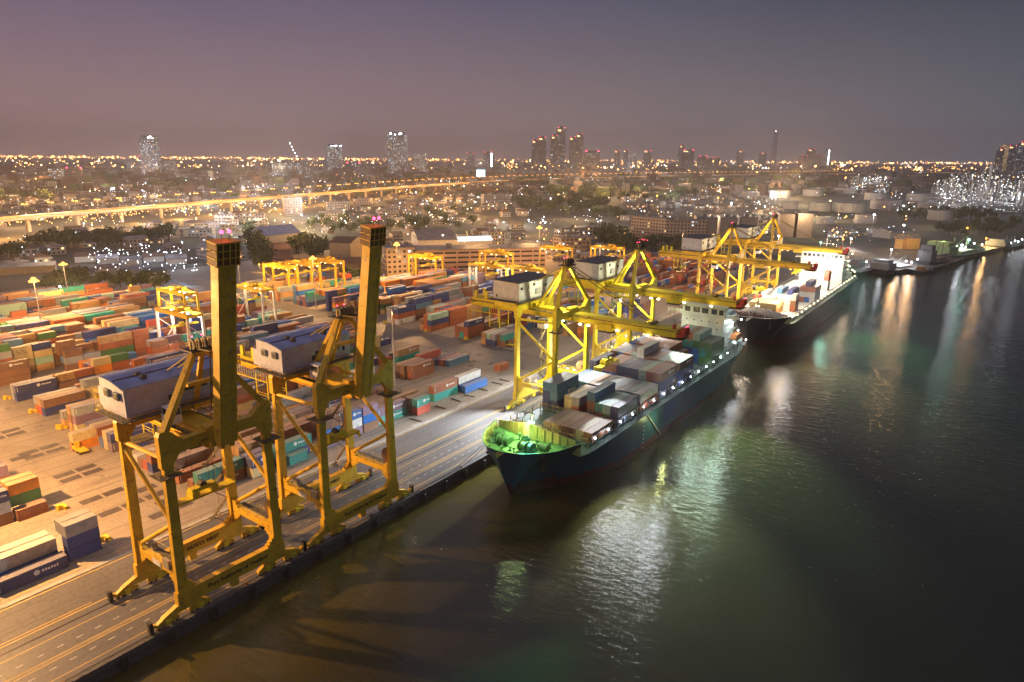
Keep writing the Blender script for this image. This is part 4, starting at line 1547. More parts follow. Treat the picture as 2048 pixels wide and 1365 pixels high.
    bw.quadbox([(-hx, y, zf), (0, y - 2.6, zf), (0, y - 2.4, zf), (-hx, y + .2, zf), (-hx, y, zf + 1.8), (0, y - 2.6, zf + 4.3), (0, y - 2.4, zf + 4.3), (-hx, y + .2, zf + 1.8)])
    bw.quadbox([(0, y - 2.6, zf), (hx, y, zf), (hx, y + .2, zf), (0, y - 2.4, zf), (0, y - 2.6, zf + 4.3), (hx, y, zf + 1.8), (hx, y + .2, zf + 1.8), (0, y - 2.4, zf + 4.3)])
    for i in range(-5, 6):
        xx = i * hx / 6
        yy = y - 2.6 * (1 - abs(xx) / hx)
        bw.bx(xx - .06, xx + .06, yy - .3, yy, zf, zf + 1.8 + 2.5 * (1 - abs(xx) / hx))
    bw.build('breakwater', BULW if paint is HULLB else CREAMP, root)
    # windlasses, chains, bollards
    WM = mat('windlass_green', (.07, .17, .08), rough=.5) if paint is HULLB else mat('winch_brown', (.2, .13, .09))
    for s in (-1, 1):
        x = s * 3.4
        wn = MB()
        wn.tube((x - 1.5, 7.8, zf + 1.2), (x + 1.6, 7.8, zf + 1.2), .95, 14)
        wn.tube((x - 1.9, 7.8, zf + 1.2), (x - 1.6, 7.8, zf + 1.2), 1.3, 14)
        wn.tube((x + .1, 7.8, zf + 1.2), (x + .35, 7.8, zf + 1.2), 1.35, 14)
        wn.bx(x - .9, x + .9, 8.6, 10.3, zf, zf + 1.7)
        wn.bx(x - .5, x + .7, 10.3, 11.3, zf, zf + 1.1)
        wn.tube((x + .2, 7.4, zf + .6), (x * .55, 3.6, zf + .2), .16, 6)
        wn.build('windlass', WM, root)
        wn = MB()
        wn.tube((s * 6.0, 10.5, zf + .9), (s * 7.9, 10.5, zf + .9), .7, 12)
        wn.tube((s * 7.9, 10.5, zf + .9), (s * 8.1, 10.5, zf + .9), 1.05, 12)
        wn.bx(s * 5.2, s * 6.1, 10.0, 11.1, zf, zf + 1.5)
        wn.build('mooring_winch', WM, root)
        for yy in (3.2, 6.3, 13.4):
            h_ = interp(deck, yy) - 1.5
            wn = MB()
            wn.tube((s * h_, yy, zf), (s * h_, yy, zf + .8), .22, 8)
            wn.tube((s * h_, yy + .8, zf), (s * h_, yy + .8, zf + .8), .22, 8)
            wn.bx(s * h_ - .35, s * h_ + .35, yy - .3, yy + 1.1, zf, zf + .15)
            wn.build('bollard', WM, root)
    for xx, yy, hh_ in ((-1.6, 4.4, .9), (1.8, 4.9, 1.2), (0, 5.8, .7), (-5.4, 8.0, 1.0), (5.6, 7.4, .8), (-2.0, 12.6, 1.4), (3.6, 12.6, 1.0), (-6.8, 12.4, .9), (7.2, 12.8, 1.2), (.3, 9.6, .9)):
        vt = MB().tube((xx, yy, zf), (xx, yy, zf + hh_), .16, 8).tube((xx, yy, zf + hh_), (xx, yy, zf + hh_ + .35), .42, 8).bx(xx - .4, xx + .4, yy - .3, yy + .3, zf, zf + .2)
        vt.build('deck_vent', WM, root)
    MB().bx(-.8, .8, 11.6, 13.0, zf, zf + 1.3).bx(-.5, .5, 11.8, 12.8, zf + 1.3, zf + 1.8).build('hatch', WM, root)
    ms = MB().tube((0, fc_len - 2.2, zf), (0, fc_len - 2.2, zf + 8.5), .28, 8, 0, .14)
    ms.bx(-.7, .7, fc_len - 2.5, fc_len - 1.9, zf + 6.6, zf + 6.8)
    ms.tube((-.6, fc_len - 2.2, zf + 4.6), (.6, fc_len - 2.2, zf + 4.6), .06, 4)
    o = ms.build('foremast', mat('mast_dark', (.05, .05, .05)), root)
    ml = MB()
    ml.ball((-.6, fc_len - 2.6, zf + 4.6), .3).ball((.6, fc_len - 2.6, zf + 4.6), .3)
    ml.build('mast_lamp', LAMP_G if paint is HULLB else LAMP_Y, o)
    # anchors
    for s in (-1, 1):
        yy = 8.6
        h_ = interp(deck, yy) * .80
        MB().bx(s * h_ - .25, s * h_ + .25, yy - .9, yy + .9, z_fc - 4.4, z_fc - 2.4).bx(s * h_ - .3, s * h_ + .3, yy - 1.5, yy + 1.5, z_fc - 4.9, z_fc - 4.3).build('anchor', DARK, root)
    # side railings with stanchion lamps
    rg = MB()
    for s in (-1, 1):
        x = s * (hb - .15)
        railing(rg, (x, fc_len + 7, z_main + .15), (x, length - 14, z_main + .15), step=2.0, r=.04)
        for i in range(int((length - 30) / 4)):
            yy = fc_len + 9 + i * 4
            rg.beam((x - s * 1.5, yy, z_main), (x - s * 1.5, yy, z_main + 2.9), .2, .2)
        rg.bx(min(x - s * 1.4, x - s * 1.7), max(x - s * 1.4, x - s * 1.7), fc_len + 8, length - 28, z_main + 2.9, z_main + 3.1)
    rg.build('side_railing', [mat('rail_grey', (.16, .17, .17))], root)
    tag(root, label, 'ship')
    return root, zf


ship, ZF = make_ship('container_ship', -91.8, 120.6, 151.0, 14.3, 11.0, 7.4, 17.5, HULLB,
                     'blue green hulled container ship moored under the bright yellow cranes, green lit bow')
hc = MB()
for y0_, y1_ in ((23.6, 37.4), (38.6, 51.6), (52.2, 65.2), (66.2, 79.4), (80.4, 93.6), (95, 109), (110.2, 123.6)):
    hc.bx(-12.2, 12.2, y0_, y1_, 7.4, 8.25)
    hc.bx(-12.6, 12.6, y0_ + .3, y1_ - .3, 8.25, 8.45)
    hc.bx(-.1, .1, y0_ + .3, y1_ - .3, 8.45, 8.52)
hc.build('hatch_cover', DGREY, ship)
for y in (22.8, 38.0, 51.9, 65.7, 79.9, 94.3):
    lash = MB()
    for i in range(-6, 7):
        x = i * 2.05
        lash.bx(x - .06, x + .06, y - .2, y + .1, 7.4, 10.8)
    lash.bx(-12.4, 12.4, y - .3, y + .2, 10.0, 10.12)
    lash.build('lashing_bridge', mat('lashing_tan', (.30, .22, .10)), ship)
# wheelhouse block
sb = MB()
ys0, ys1 = 130.5, 142.0
sb.bx(-7.6, 9.2, ys0, ys1, 7.4, 25.3)
for z in (10.1, 12.8, 15.5, 18.2, 20.9):
    sb.bx(-8.4, 10.0, ys0 + 1, ys1 + 1.2, z, z + .18)
sb.bx(-8.6, 10.2, ys0 - .4, ys1, 21.4, 21.9)
sb.bx(-14, -7.6, ys0 + 1, ys0 + 4, 21.4, 21.7)
sb.bx(9.2, 14.2, ys0 + 1, ys0 + 4, 21.4, 21.7)
sb.bx(9.2, 14.2, ys0 + .9, ys0 + 1.05, 21.7, 22.8)
sb.bx(-14, -7.6, ys0 + .9, ys0 + 1.05, 21.7, 22.8)
sb.bx(-8.4, 10.0, ys0 - .5, ys1, 25.3, 25.8)
sup = sb.build('superstructure', WGREEN, ship)
wn = MB()
for x0_, x1_ in ((-6.6, -4.4), (-3.2, -.6), (.2, 2.8), (4.0, 6.2), (7.0, 8.7)):
    wn.bx(x0_, x1_, ys0 - .03, ys0 + .1, 22.5, 24.5)
wn.build('window', GLASS, sup)
pn = MB()
for z in (11.5, 14.2, 16.8, 19.4):
    for x in (-5.5, -2.6, .4, 3.4, 6.6):
        pn.tube((x, ys0 - .04, z), (x, ys0 + .05, z), .3, 8)
pn.build('porthole', GLASS, sup)
fn = MB().box((.8, 147.0, 17), (4.6, 6.0, 19.4), 0, 0, .8)
fn.build('funnel', mat('funnel_blue', (.02, .05, .12)), ship)
mm = MB().tube((.8, 136, 25.8), (.8, 136, 35), .3, 8, 0, .12).bx(-1.6, 3.2, 135.8, 136.2, 30, 30.2).bx(-.6, 2.2, 135.8, 136.2, 32.2, 32.4).box((.8, 135.7, 28.5), (2.6, .3, .4))
mm.build('radar_mast', WHITEP, ship)
st = MB().bx(-10, 11, 143, 149.5, 7.4, 10.2).bx(-12, 12.4, 149.2, 149.4, 7.4, 8.6).bx(9.4, 11.2, 131, 140, 10.5, 12.4)
st.build('stern_house', WGREEN, ship)
lb_ = MB().extrude([(11.0, 133, 13.3), (11.0, 135, 12.5), (11.0, 140, 12.5), (11.0, 142, 13.6), (11.0, 139.5, 14.8), (11.0, 135, 14.8)], (2.3, 0, 0))
lb_.build('lifeboat', mat('lifeboat_orange', (.7, .2, .02)), ship)
dl = MB()
k = 0
for i in range(15):
    yy = 26 + i * 7.2
    dl.ball((12.7, yy, 9.4), .24)
for p in ((10, 146, 14), (11.5, 144, 19), (6, 150, 11.5), (12, 132, 20), (11.8, 138, 10.8), (4, 149.8, 16), (12.6, 149, 9.8)):
    dl.ball(p, .28)
dl.build('deck_lamp', LAMP_W, ship)
for i in range(8):
    lamp('lamp_light', (13.3, 30 + i * 13, 9.8), 120, WHITE, .25, ship)
for p, pw in (((10, 147, 15), 1400), ((12.6, 136, 19), 900), ((6, 152, 13), 1100)):
    lamp('lamp_light', p, pw, (.9, .95, 1), .4, ship)
lamp('lamp_light', (-.8, 14.2, ZF + 4.8), 6500, (.8, 1, .42), .3, ship)
lamp('lamp_light', (0, 7.6, ZF + 7.2), 3200, (.7, 1, .38), .3, ship, 'SPOT', (0, 0, 0), 150, .5)
aim(ship, (.9, 13.0, ZF + 5.0), (24, -24, -3), 560000, (.04, 1, .80), 30, .3, .9)
lamp('lamp_light', (18.5, 58, 4.8), 900, (.9, 1, .35), .5, ship)
gw = MB().beam((14.4, 54, 7.4), (14.9, 63, -1.6), .8, .2, 0)
gw.build('gangway', STEEL, ship)

ship2, ZF2 = make_ship('container_ship', -88.6, 299.0, 183.0, 15.6, 11.6, 7.9, 17.5, HULLK,
                       'dark hulled container ship behind the nearer one, cream wheelhouse, holds floodlit')
hc = MB()
for i in range(8):
    y0_ = 24 + i * 13.8
    if y0_ > 132:
        break
    hc.bx(-13, 13, y0_, y0_ + 12.8, 7.9, 9.0)
    hc.bx(-13.3, 13.3, y0_ + .3, y0_ + 12.5, 9.0, 9.3)
hc.build('hatch_cover', CREAMP, ship2)
sb = MB()
ys0, ys1 = 139.5, 153
sb.bx(-12.2, 11.8, ys0, ys1, 7.9, 26.5)
for z in (10.6, 13.3, 16, 18.7, 21.4):
    sb.bx(-13, 12.6, ys0 + 1, ys1 + 1, z, z + .2)
sb.bx(-15.4, 15.2, ys0 - .4, ys0 + 5, 22.6, 23.1)
sb.bx(-12.8, 12.4, ys0 - .6, ys1, 26.5, 27.0)
sup = sb.build('superstructure', CREAMP, ship2)
wn = MB()
for i in range(9):
    wn.bx(-11 + i * 2.5, -9.2 + i * 2.5, ys0 - .03, ys0 + .1, 23.6, 25.4)
wn.build('window', GLASS, sup)
pn = MB()
for z in (11.8, 14.5, 17.2, 19.9):
    for i in range(7):
        pn.tube((-9.5 + i * 3.1, ys0 - .04, z), (-9.5 + i * 3.1, ys0 + .05, z), .28, 8)
pn.build('porthole', GLASS, sup)
MB().box((0, 160, 17), (6, 7, 20), 0, 0, .85).build('funnel', mat('funnel_dark', (.05, .05, .08)), ship2)
MB().tube((0, 146, 27), (0, 146, 37), .35, 8, 0, .15).bx(-2.4, 2.4, 145.8, 146.2, 31, 31.25).build('radar_mast', WHITEP, ship2)
MB().bx(-11, 11, 154, 175, 7.9, 11.0).bx(-4, 11, 156, 166, 11, 14).build('stern_house', CREAMP, ship2)
dl = MB()
for i in range(18):
    dl.ball((14.3, 30 + i * 8, 10.1), .26)
for p in ((12, 158, 17), (13, 164, 14), (12.5, 150, 21), (9, 170, 16), (13, 172, 12), (-6, 21, 13), (-10, 22, 14), (13, 156, 25)):
    dl.ball(p, .34)
dl.build('deck_lamp', LAMP_Y, ship2)
for p, pw, cl in (((9, 30, 17), 5200, WARM), ((-8, 30, 17), 5200, WARM), ((2, 132, 24), 15000, (1, .85, .68)), ((-6, 70, 22), 15000, (1, .86, .7)),
                  ((7, 100, 21), 14000, (1, .86, .7)), ((12, 160, 22), 3600, (1, .7, .5))):
    lamp('lamp_light', p, pw, cl, .5, ship2)


for k in range(6):
    dm_ = MB()
    zz_ = -2.2 + k * 1.3
    dm_.bx(14.33, 14.37, 52, 52.5, zz_, zz_ + .5)
    dm_.build('draught_mark', WMARK, ship)
for sh_, ya_, z_, yq in ((ship, 3.5, 11.2, -14), (ship, 6.0, 11.0, -7), (ship2, 4, 11.8, -12), (ship, 148, 7.8, 160), (ship, 146, 7.8, 156)):
    hx_ = -6.0 if ya_ < 20 else -12.5
    pts = []
    q0 = Vector((hx_, ya_, z_))
    q1 = Vector((-108.2 - sh_.location.x, yq, .6))
    for i in range(9):
        p_ = q0.lerp(q1, i / 8)
        p_.z -= 1.6 * math.sin(math.pi * i / 8)
        pts.append(p_)
    MB().path(pts, .07, 5).build('mooring_line', mat('rope_pale', (.4, .36, .28)), sh_)


# containers on the nearer ship: bays from the bow, rows from the river side
def bay(cx, y0, zb, rows, where, x0, L=12.19, group='containers carried on the nearer ship'):
    for r_, cols in enumerate(rows):
        if cols:
            stack(x0 - r_ * 2.5, y0, L, cols, '%s row from the river, %s' % (ROW10[r_], where), zb, group)


ROW10 = ['first', 'second', 'third', 'fourth', 'fifth', 'sixth', 'seventh', 'eighth', 'ninth', 'tenth']
X0 = -80.5
bay(0, 145.0, 8.5, [['rust'], ['cream'], ['rust'], ['rust'], ['tan'], ['brown'], [], [], [], []], 'foremost bay of the nearer ship', X0)
bay(0, 159.6, 8.5, [['navy', 'navy'], ['green', 'mint'], ['rust', 'teal'], ['brown', 'rust', 'steel'], [], ['rust', 'grey'], ['cream', 'cream'], [], ['navy', 'steel', 'steel'], ['navy', 'navy', 'steel']],
    'second bay of the nearer ship', X0)
bay(0, 173.2, 8.5, [['red', 'white'], ['white', 'mint'], ['rust', 'white'], ['white', 'white'], ['cream', 'white'], ['rust', 'white'], ['brown', 'brown'], ['navy', 'mint'], ['rust', 'mint'], ['navy', 'blue']],
    'third bay of the nearer ship', X0)
bay(0, 187.0, 8.5, [['navy', 'navy', 'rust'], ['rust', 'rust', 'rust'], ['navy', 'mint', 'mint'], ['navy', 'navy', 'navy'], ['navy', 'rust', 'navy'], ['steel', 'navy', 'navy'],
                    ['blue', 'blue', 'rust'], ['navy', 'navy', 'rust'], ['blue', 'navy'], ['mauve', 'blue', 'navy']], 'fourth bay of the nearer ship', X0)
bay(0, 201.2, 8.5, [['navy', 'navy', 'brown'], ['rust', 'mint', 'rust'], ['grey', 'mint', 'mint'], ['rust', 'rust', 'rust'], ['rust', 'rust', 'rust'], ['brown', 'rust', 'white', 'white'],
                    ['rust', 'rust', 'mint'], ['navy', 'rust', 'rust'], ['blue', 'blue', 'blue'], ['rust', 'mauve', 'rust']], 'fifth bay of the nearer ship', X0)
bay(0, 215.6, 8.5, [[], [], [], ['brown', 'rust'], ['rust', 'rust', 'rust'], ['teal', 'rust', 'rust'], ['rust', 'rust', 'brown'], ['navy', 'teal', 'rust'], ['blue', 'rust', 'rust'], ['teal', 'blue', 'blue']],
    'sixth bay of the nearer ship', X0)
bay(0, 231.0, 8.5, [['green', 'green', 'green'], ['green', 'teal', 'green'], ['blue', 'blue', 'green', 'mint'], ['blue', 'navy', 'teal', 'rust'], ['white', 'navy', 'teal', 'mint'], ['rust', 'rust', 'teal', 'teal'],
                    ['rust', 'grey', 'green'], ['rust', 'rust', 'brown'], ['navy', 'rust'], ['rust', 'rust']], 'rearmost bay of the nearer ship', X0)
G2 = 'containers carried on the farther ship'
X2 = -76.5
bay(0, 323.5, 9.4, [[], [], [], ['tan', 'cream'], ['white', 'cream'], ['cream', 'cream'], ['tan', 'cream'], ['cream', 'cream']], 'foremost bay of the farther ship', X2, group=G2)
bay(0, 337.6, 9.4, [[], ['rust', 'brown', 'white'], [], [], ['white'], ['white', 'white'], ['grey', 'white'], ['white'], ['rust', 'red']], 'second bay of the farther ship', X2, L=6.06, group=G2)
bay(0, 351.0, 9.4, [[], [], [], ['white', 'white', 'navy'], ['white', 'white'], ['grey', 'white', 'steel'], ['white', 'white'], [], ['white', 'white']], 'third bay of the farther ship', X2, group=G2)
bay(0, 365.0, 9.4, [['white', 'white', 'rust'], ['blue', 'white', 'rust', 'navy'], ['rust', 'white', 'rust'], [], ['grey', 'grey'], [], ['white'], ['grey', 'white']], 'fourth bay of the farther ship', X2, group=G2)
bay(0, 406.0, 9.4, [[], ['white', 'white', 'red', 'red'], ['white', 'white', 'white'], [], ['white', 'cream']], 'bay under the farther wheelhouse', X2, L=6.06, group=G2)

# ---------------------------------------------------------------- place the containers
def stackkey(b):
    return (round(b['x'], 1), round(b['y'], 1))


occ = {}
for b in BOXES:
    occ.setdefault(stackkey(b), []).append(b)
H_ = {}
for k, l in occ.items():
    H_[k] = max(b['z'] for b in l)
cands = []
for b in BOXES:
    d = math.sqrt(b['x'] ** 2 + b['y'] ** 2 + 80 ** 2)
    # hidden behind a neighbour one row nearer the river and under another box
    hid = False
    if not b['top']:
        for dx in (2.5, 2.62, 2.6, 2.7):
            kk = (round(b['x'] + dx, 1), round(b['y'], 1))
            if kk in H_ and H_[kk] >= b['z'] - .3:
                hid = True
        same_near = [kk for kk in H_ if abs(kk[0] - b['x']) < .4 and 0 < b['y'] - kk[1] < 13.6 and H_[kk] >= b['z'] - .3]
        if hid and not same_near:
            hid = False
    b['hid'] = hid
    px = None
    v = Vector((b['x'], b['y'], b['z'])) - Vector((0, 0, CAM_H))
    dep = v.dot(FW)
    b['px'] = 1024 + FPX * v.dot(RT) / dep
    b['py'] = 682 - FPX * v.dot(UP) / dep
    inside = -60 < b['px'] < 2100 and 200 < b['py'] < 1420
    occl = .5 if not b['top'] else 1.0
    b['score'] = (b['L'] / 12.19) * occl / d ** 2 * (1 if inside else 1e-4)
    if not hid:
        cands.append(b)
cands.sort(key=lambda b: -b['score'])
near = cands[:300]
far = cands[300:] + [b for b in BOXES if b['hid']]
labels = {}
for b in near:
    me, dm, mk_ = CM[12.19 if b['L'] > 8 else 6.06]
    c = CC[b['col']]
    j = rnd.uniform(.85, 1.12)
    c = tuple(min(1, x * j) for x in c)
    o = inst('container', me, (b['x'], b['y'], b['z']), color=c)
    L = 12.19 if b['L'] > 8 else 6.06
    d = math.sqrt(b['x'] ** 2 + b['y'] ** 2 + 6400)
    if d < 300:
        inst('door', dm, parent=o, color=c)
    if rnd.random() < .55 and b['col'] not in ('white', 'cream', 'mint') and d < 360:
        inst('marking', mk_, parent=o)
    sz = 'short ' if L < 8 else ''
    tr_ = {'topmost of': 'on top', 'lowest of': 'bottom', 'second in': 'second up', 'third in': 'third up', 'fourth in': 'fourth up', 'fifth in': 'fifth up'}.get(b['tier'], '')
    lb = '%s%s container%s, %s' % (sz, WORD[b['col']], (' ' + tr_) if tr_ else '', b['where'])
    assert len(lb.split()) <= 16, lb
    labels[lb] = labels.get(lb, 0) + 1
    tag(o, lb, 'container', b['group'])
CMATS, order = {}, []
fb = MB()
for b in far:
    if b['px'] < -250 or b['px'] > 2200 or b['py'] > 1500 or (b['hid'] and math.sqrt(b['x'] ** 2 + b['y'] ** 2) > 99999):
        continue
    if b['hid']:
        continue
    if b['col'] not in order:
        order.append(b['col'])
        CMATS[b['col']] = mat('far_container_' + b['col'], CC[b['col']], rough=.55, var=.12, vscale=.1, dirt=(.13, .08, .05))
    L = 12.19 if b['L'] > 8 else 6.06
    mi = order.index(b['col'])
    fb.bx(b['x'] - 1.2, b['x'] + 1.2, b['y'] - L / 2 + .02, b['y'] + L / 2 - .02, b['z'] + .04, b['z'] + 2.62, mi)
    for sy in (-1, 1):
        fb.bx(b['x'] - 1.22, b['x'] + 1.22, b['y'] + sy * L / 2, b['y'] + sy * (L / 2 - .14), b['z'], b['z'] + 2.64, mi)
o = fb.build('far_containers', [CMATS[c] for c in order])
tag(o, 'mass of stacked containers filling the farther rows of the yard', 'containers', kind='stuff')
print('containers individual', len(near), 'mass', len(far), 'dup labels', {k: v for k, v in labels.items() if v > 1})

# ================================================================== TREES
LEAF = [mat('leaves_%d' % i, c, rough=.8, var=.25, vscale=.8) for i, c in enumerate(((.05, .075, .028), (.075, .105, .04), (.10, .12, .05)))]
BARK = mat('bark', (.09, .065, .045), rough=.9)


def tree_meshes(seed):
    rr = random.Random(seed)
    t_ = MB()
    h = 9.0
    t_.tube((0, 0, 0), (0, 0, h * .45), .32, 7, 0, .2)
    lobes = []
    for i in range(7):
        a = rr.uniform(0, 6.28)
        rad = rr.uniform(.8, 3.0)
        c = Vector((rad * math.cos(a), rad * math.sin(a), h * rr.uniform(.45, .88)))
        lobes.append((c, rr.uniform(1.3, 2.5)))
        t_.tube((0, 0, h * rr.uniform(.25, .42)), c, .12, 5, 0, .05)
    cr = MB()
    for i in range(330):
        c, r_ = rr.choice(lobes)
        d = Vector((rr.gauss(0, 1), rr.gauss(0, 1), rr.gauss(0, .8))).normalized() * r_ * rr.uniform(.55, 1.08)
        p = c + d
        s = rr.uniform(.35, .75)
        u = Vector((rr.gauss(0, 1), rr.gauss(0, 1), rr.gauss(0, 1))).normalized()
        w_ = u.orthogonal().normalized()
        v = u.cross(w_)
        cr.poly([p + w_ * s, p + v * s * .7, p - w_ * s, p - v * s * .8], rr.choice((0, 0, 1, 2)))
    return t_.mesh('trunk', BARK), cr.mesh('crown', LEAF)


TREES = [tree_meshes(40 + i) for i in range(4)]
NT_ = [0]


def tree(p, s, label, group='broad leaved trees of the city'):
    tm, cm_ = TREES[NT_[0] % 4]
    NT_[0] += 1
    root = empty('tree', (p[0], p[1], 0), rnd.uniform(0, 6.28))
    root.scale = (s * rnd.uniform(.9, 1.25), s * rnd.uniform(.9, 1.25), s)
    inst('trunk', tm, parent=root)
    inst('crown', cm_, parent=root)
    tag(root, label, 'tree', group)


def belt(x0, y0, x1, y1, n, depth, s, label, jit=9):
    for i in range(n):
        px = x0 + (x1 - x0) * (i + rnd.uniform(-.3, .3)) / n
        py = y0 + (y1 - y0) * i / n + rnd.uniform(-depth, depth)
        p = G(px, py)
        tree(p, s * rnd.uniform(.75, 1.3), label)


belt(60, 497, 350, 487, 30, 6, 1.5, 'dark tree, one of the belt above the blue lit sheds on the left')
belt(0, 520, 70, 512, 6, 6, 1.3, 'dark tree, one of those left of the blue lit sheds')
belt(90, 573, 330, 575, 22, 8, 1.0, 'tree lit from the yard, one of those along its left rear fence')
belt(500, 470, 528, 560, 9, 6, 1.8, 'tall dark tree, one of those left of the blue hipped roof')
belt(592, 500, 650, 520, 10, 8, 1.5, 'dark tree, one of the clump between the pink and the cream building')
belt(620, 455, 760, 455, 12, 14, 1.4, 'dark tree, one of those behind the second boom tip')
belt(690, 565, 760, 562, 6, 6, 1.1, 'tree by the yard fence, one of those near the second boom')
belt(780, 450, 960, 440, 16, 18, 1.5, 'dark tree, one of those behind the striped building')
belt(1040, 375, 1180, 392, 22, 12, 2.2, 'dark tree, one of the wood below the expressway')
belt(1030, 400, 1250, 430, 40, 26, 2.0, 'dark tree, one of the park in the middle of the city')
belt(1190, 470, 1270, 500, 14, 22, 1.6, 'dark tree, one of those left of the apartment slabs')
belt(1230, 398, 1400, 400, 14, 6, 2.0, 'dark tree under the orange floodlights')
belt(1270, 500, 1380, 505, 10, 8, 1.3, 'dark tree, one of those before the apartment slabs')
belt(1390, 470, 1480, 476, 8, 8, 1.3, 'dark tree, one of those before the end blocks')
belt(1800, 435, 1990, 438, 18, 6, 1.6, 'tree, one of the row before the tank farm on the right')
belt(1880, 470, 2040, 462, 16, 8, 1.4, 'tree, one of those on the far river bank')
belt(300, 382, 520, 372, 20, 6, 2.4, 'dark tree, one of those behind the expressway on the left')
belt(0, 405, 120, 398, 8, 8, 2.2, 'dark tree, one of those behind the expressway at far left')

# ================================================================== NAMED BUILDINGS
WALLP = mat('wall_pink', (.50, .32, .26), rough=.8, dirt=(.25, .18, .14))
WALLC = mat('wall_cream', (.56, .44, .28), rough=.8, dirt=(.28, .2, .14))
WALLW = mat('wall_white', (.55, .52, .48), rough=.8, dirt=(.3, .26, .22))
ROOFR = mat('brown_tile_roof', (.14, .08, .055), rough=.8, var=.2)
ROOFG = mat('grey_sheet_roof', (.22, .20, .20), rough=.6, var=.2, vscale=.15)
ROOFL = mat('lit_sheet_roof', (.42, .48, .52), rough=.6, var=.1)


def frame_at(px, py, px2, py2):
    """ground frame along the front edge seen between two pixels"""
    a, c = G(px, py), G(px2, py2)
    return a, math.atan2(c.y - a.y, c.x - a.x), (c - a).length


def gable(name, label, px, py, px2, py2, depth, h, rh, wall, roof, cat='building', hip=False, windows=0):
    a, ang, L = frame_at(px, py, px2, py2)
    root = empty(name, a, ang)
    MB().bx(0, L, 0, depth, 0, h).build('wall', wall, root)
    m_ = MB()
    o = .6
    if hip:
        k = min(depth / 2, L / 3)
        m_.poly([(-o, -o, h), (L + o, -o, h), (L - k, depth / 2, h + rh), (k, depth / 2, h + rh)])
        m_.poly([(L + o, -o, h), (L + o, depth + o, h), (L - k, depth / 2, h + rh)])
        m_.poly([(L + o, depth + o, h), (-o, depth + o, h), (k, depth / 2, h + rh), (L - k, depth / 2, h + rh)])
        m_.poly([(-o, depth + o, h), (-o, -o, h), (k, depth / 2, h + rh)])
    else:
        m_.poly([(-o, -o, h), (L + o, -o, h), (L + o, depth / 2, h + rh), (-o, depth / 2, h + rh)])
        m_.poly([(L + o, depth + o, h), (-o, depth + o, h), (-o, depth / 2, h + rh), (L + o, depth / 2, h + rh)])
        m_.poly([(-.02, 0, h), (-.02, depth / 2, h + rh - .1), (-.02, depth, h)][::-1], 1)
        m_.poly([(L + .02, 0, h), (L + .02, depth / 2, h + rh - .1), (L + .02, depth, h)], 1)
        m_.poly([(-o, -o, h - .02), (-o, depth + o, h - .02), (L + o, depth + o, h - .02), (L + o, -o, h - .02)])
    m_.build('roof', [roof, wall], root)
    for r_ in range(windows):
        n = int(L / 4)
        for i in range(n):
            MB().bx(1.4 + i * 4, 3.2 + i * 4, -.06, .04, 1.2 + r_ * 3.2, 2.6 + r_ * 3.2).build('window', GLASS, root)
    tag(root, label, cat)
    return root


def block(name, label, px, py, px2, py2, depth, h, wallm, cat='building', roofm=None, box=True, strips=0, group=None):
    a, ang, L = frame_at(px, py, px2, py2)
    root = empty(name, a, ang)
    MB().bx(0, L, 0, depth, 0, h).build('wall', wallm, root)
    r_ = MB().bx(-.3, L + .3, -.3, depth + .3, h, h + .5)
    if box:
        r_.bx(L * .3, L * .3 + 4, depth * .4, depth * .4 + 4, h + .5, h + 3)
        r_.bx(L * .75, L * .75 + 3, depth * .5, depth * .5 + 3, h + .5, h + 2.4)
    r_.build('roof', roofm or ROOFG, root)
    for k in range(strips):
        z = 1.6 + k * (h - 1.0) / strips
        s_ = MB()
        n = int(L / 9)
        for i in range(n):
            s_.bx(i * L / n + .5, (i + 1) * L / n - .5, -.08, .05, z, z + 1.15)
        s_.build('window_band', GLASS, root)
    tag(root, label, cat, group)
    return root


gable('hall', 'white hall with blue roof among dark trees, left of the second boom', 533, 500, 603, 492, 26, 12, 7, WALLW, ROOFB, windows=1)
gable('warehouse', 'small pink walled warehouse with grey roof below the blue roofed hall', 545, 520, 586, 517, 40, 7.5, 3.5, WALLP, ROOFR)
gable('building', 'cream gable end building with brown roof left of the second boom', 660, 518, 702, 520, 26, 13, 4, WALLC, ROOFR, windows=0)
gable('warehouse', 'long low warehouse with dark roof behind the three yard gantries', 535, 548, 735, 543, 22, 6, 3, mat('wall_dim', (.2, .15, .12), rough=.9), ROOFR)
STRP = mat('wall_salmon', (.46, .30, .21), rough=.8, dirt=(.3, .2, .14))
block('warehouse', 'long salmon multi storey warehouse with strip windows behind the yard gantries', 810, 553, 1090, 545, 24, 17.5, STRP, strips=5, box=True)
block('office', 'square office block with lit floors right of the second boom', 775, 560, 832, 556, 18, 21, window_mat('office_wall', (.46, .33, .22), 3.5, 3.3, .12), strips=0)
gable('shed', 'big grey shed roof with bright skylights behind the striped warehouse', 838, 502, 915, 500, 60, 9, 6, WALLW, ROOFG)
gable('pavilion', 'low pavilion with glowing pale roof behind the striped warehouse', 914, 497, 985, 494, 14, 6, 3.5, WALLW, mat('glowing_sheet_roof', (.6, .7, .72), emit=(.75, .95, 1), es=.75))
block('flats', 'white four storey flats left of the striped warehouse end', 975, 492, 1010, 490, 12, 12, window_mat('flats_w', (.5, .47, .43), 3.6, 3.0, .1))
block('flats', 'white long flats above the dark trees, mid city', 1122, 485, 1205, 478, 12, 12.5, window_mat('flats_w2', (.5, .46, .42), 3.4, 3.1, .16))
block('flats', 'tan flats with dark bays right below the white long flats', 1122, 508, 1182, 504, 14, 13, window_mat('flats_t', (.42, .31, .24), 4.2, 3.2, .1))
APT = window_mat('apartment_wall', (.42, .34, .28), 3.2, 3.0, .06, es=1.2)
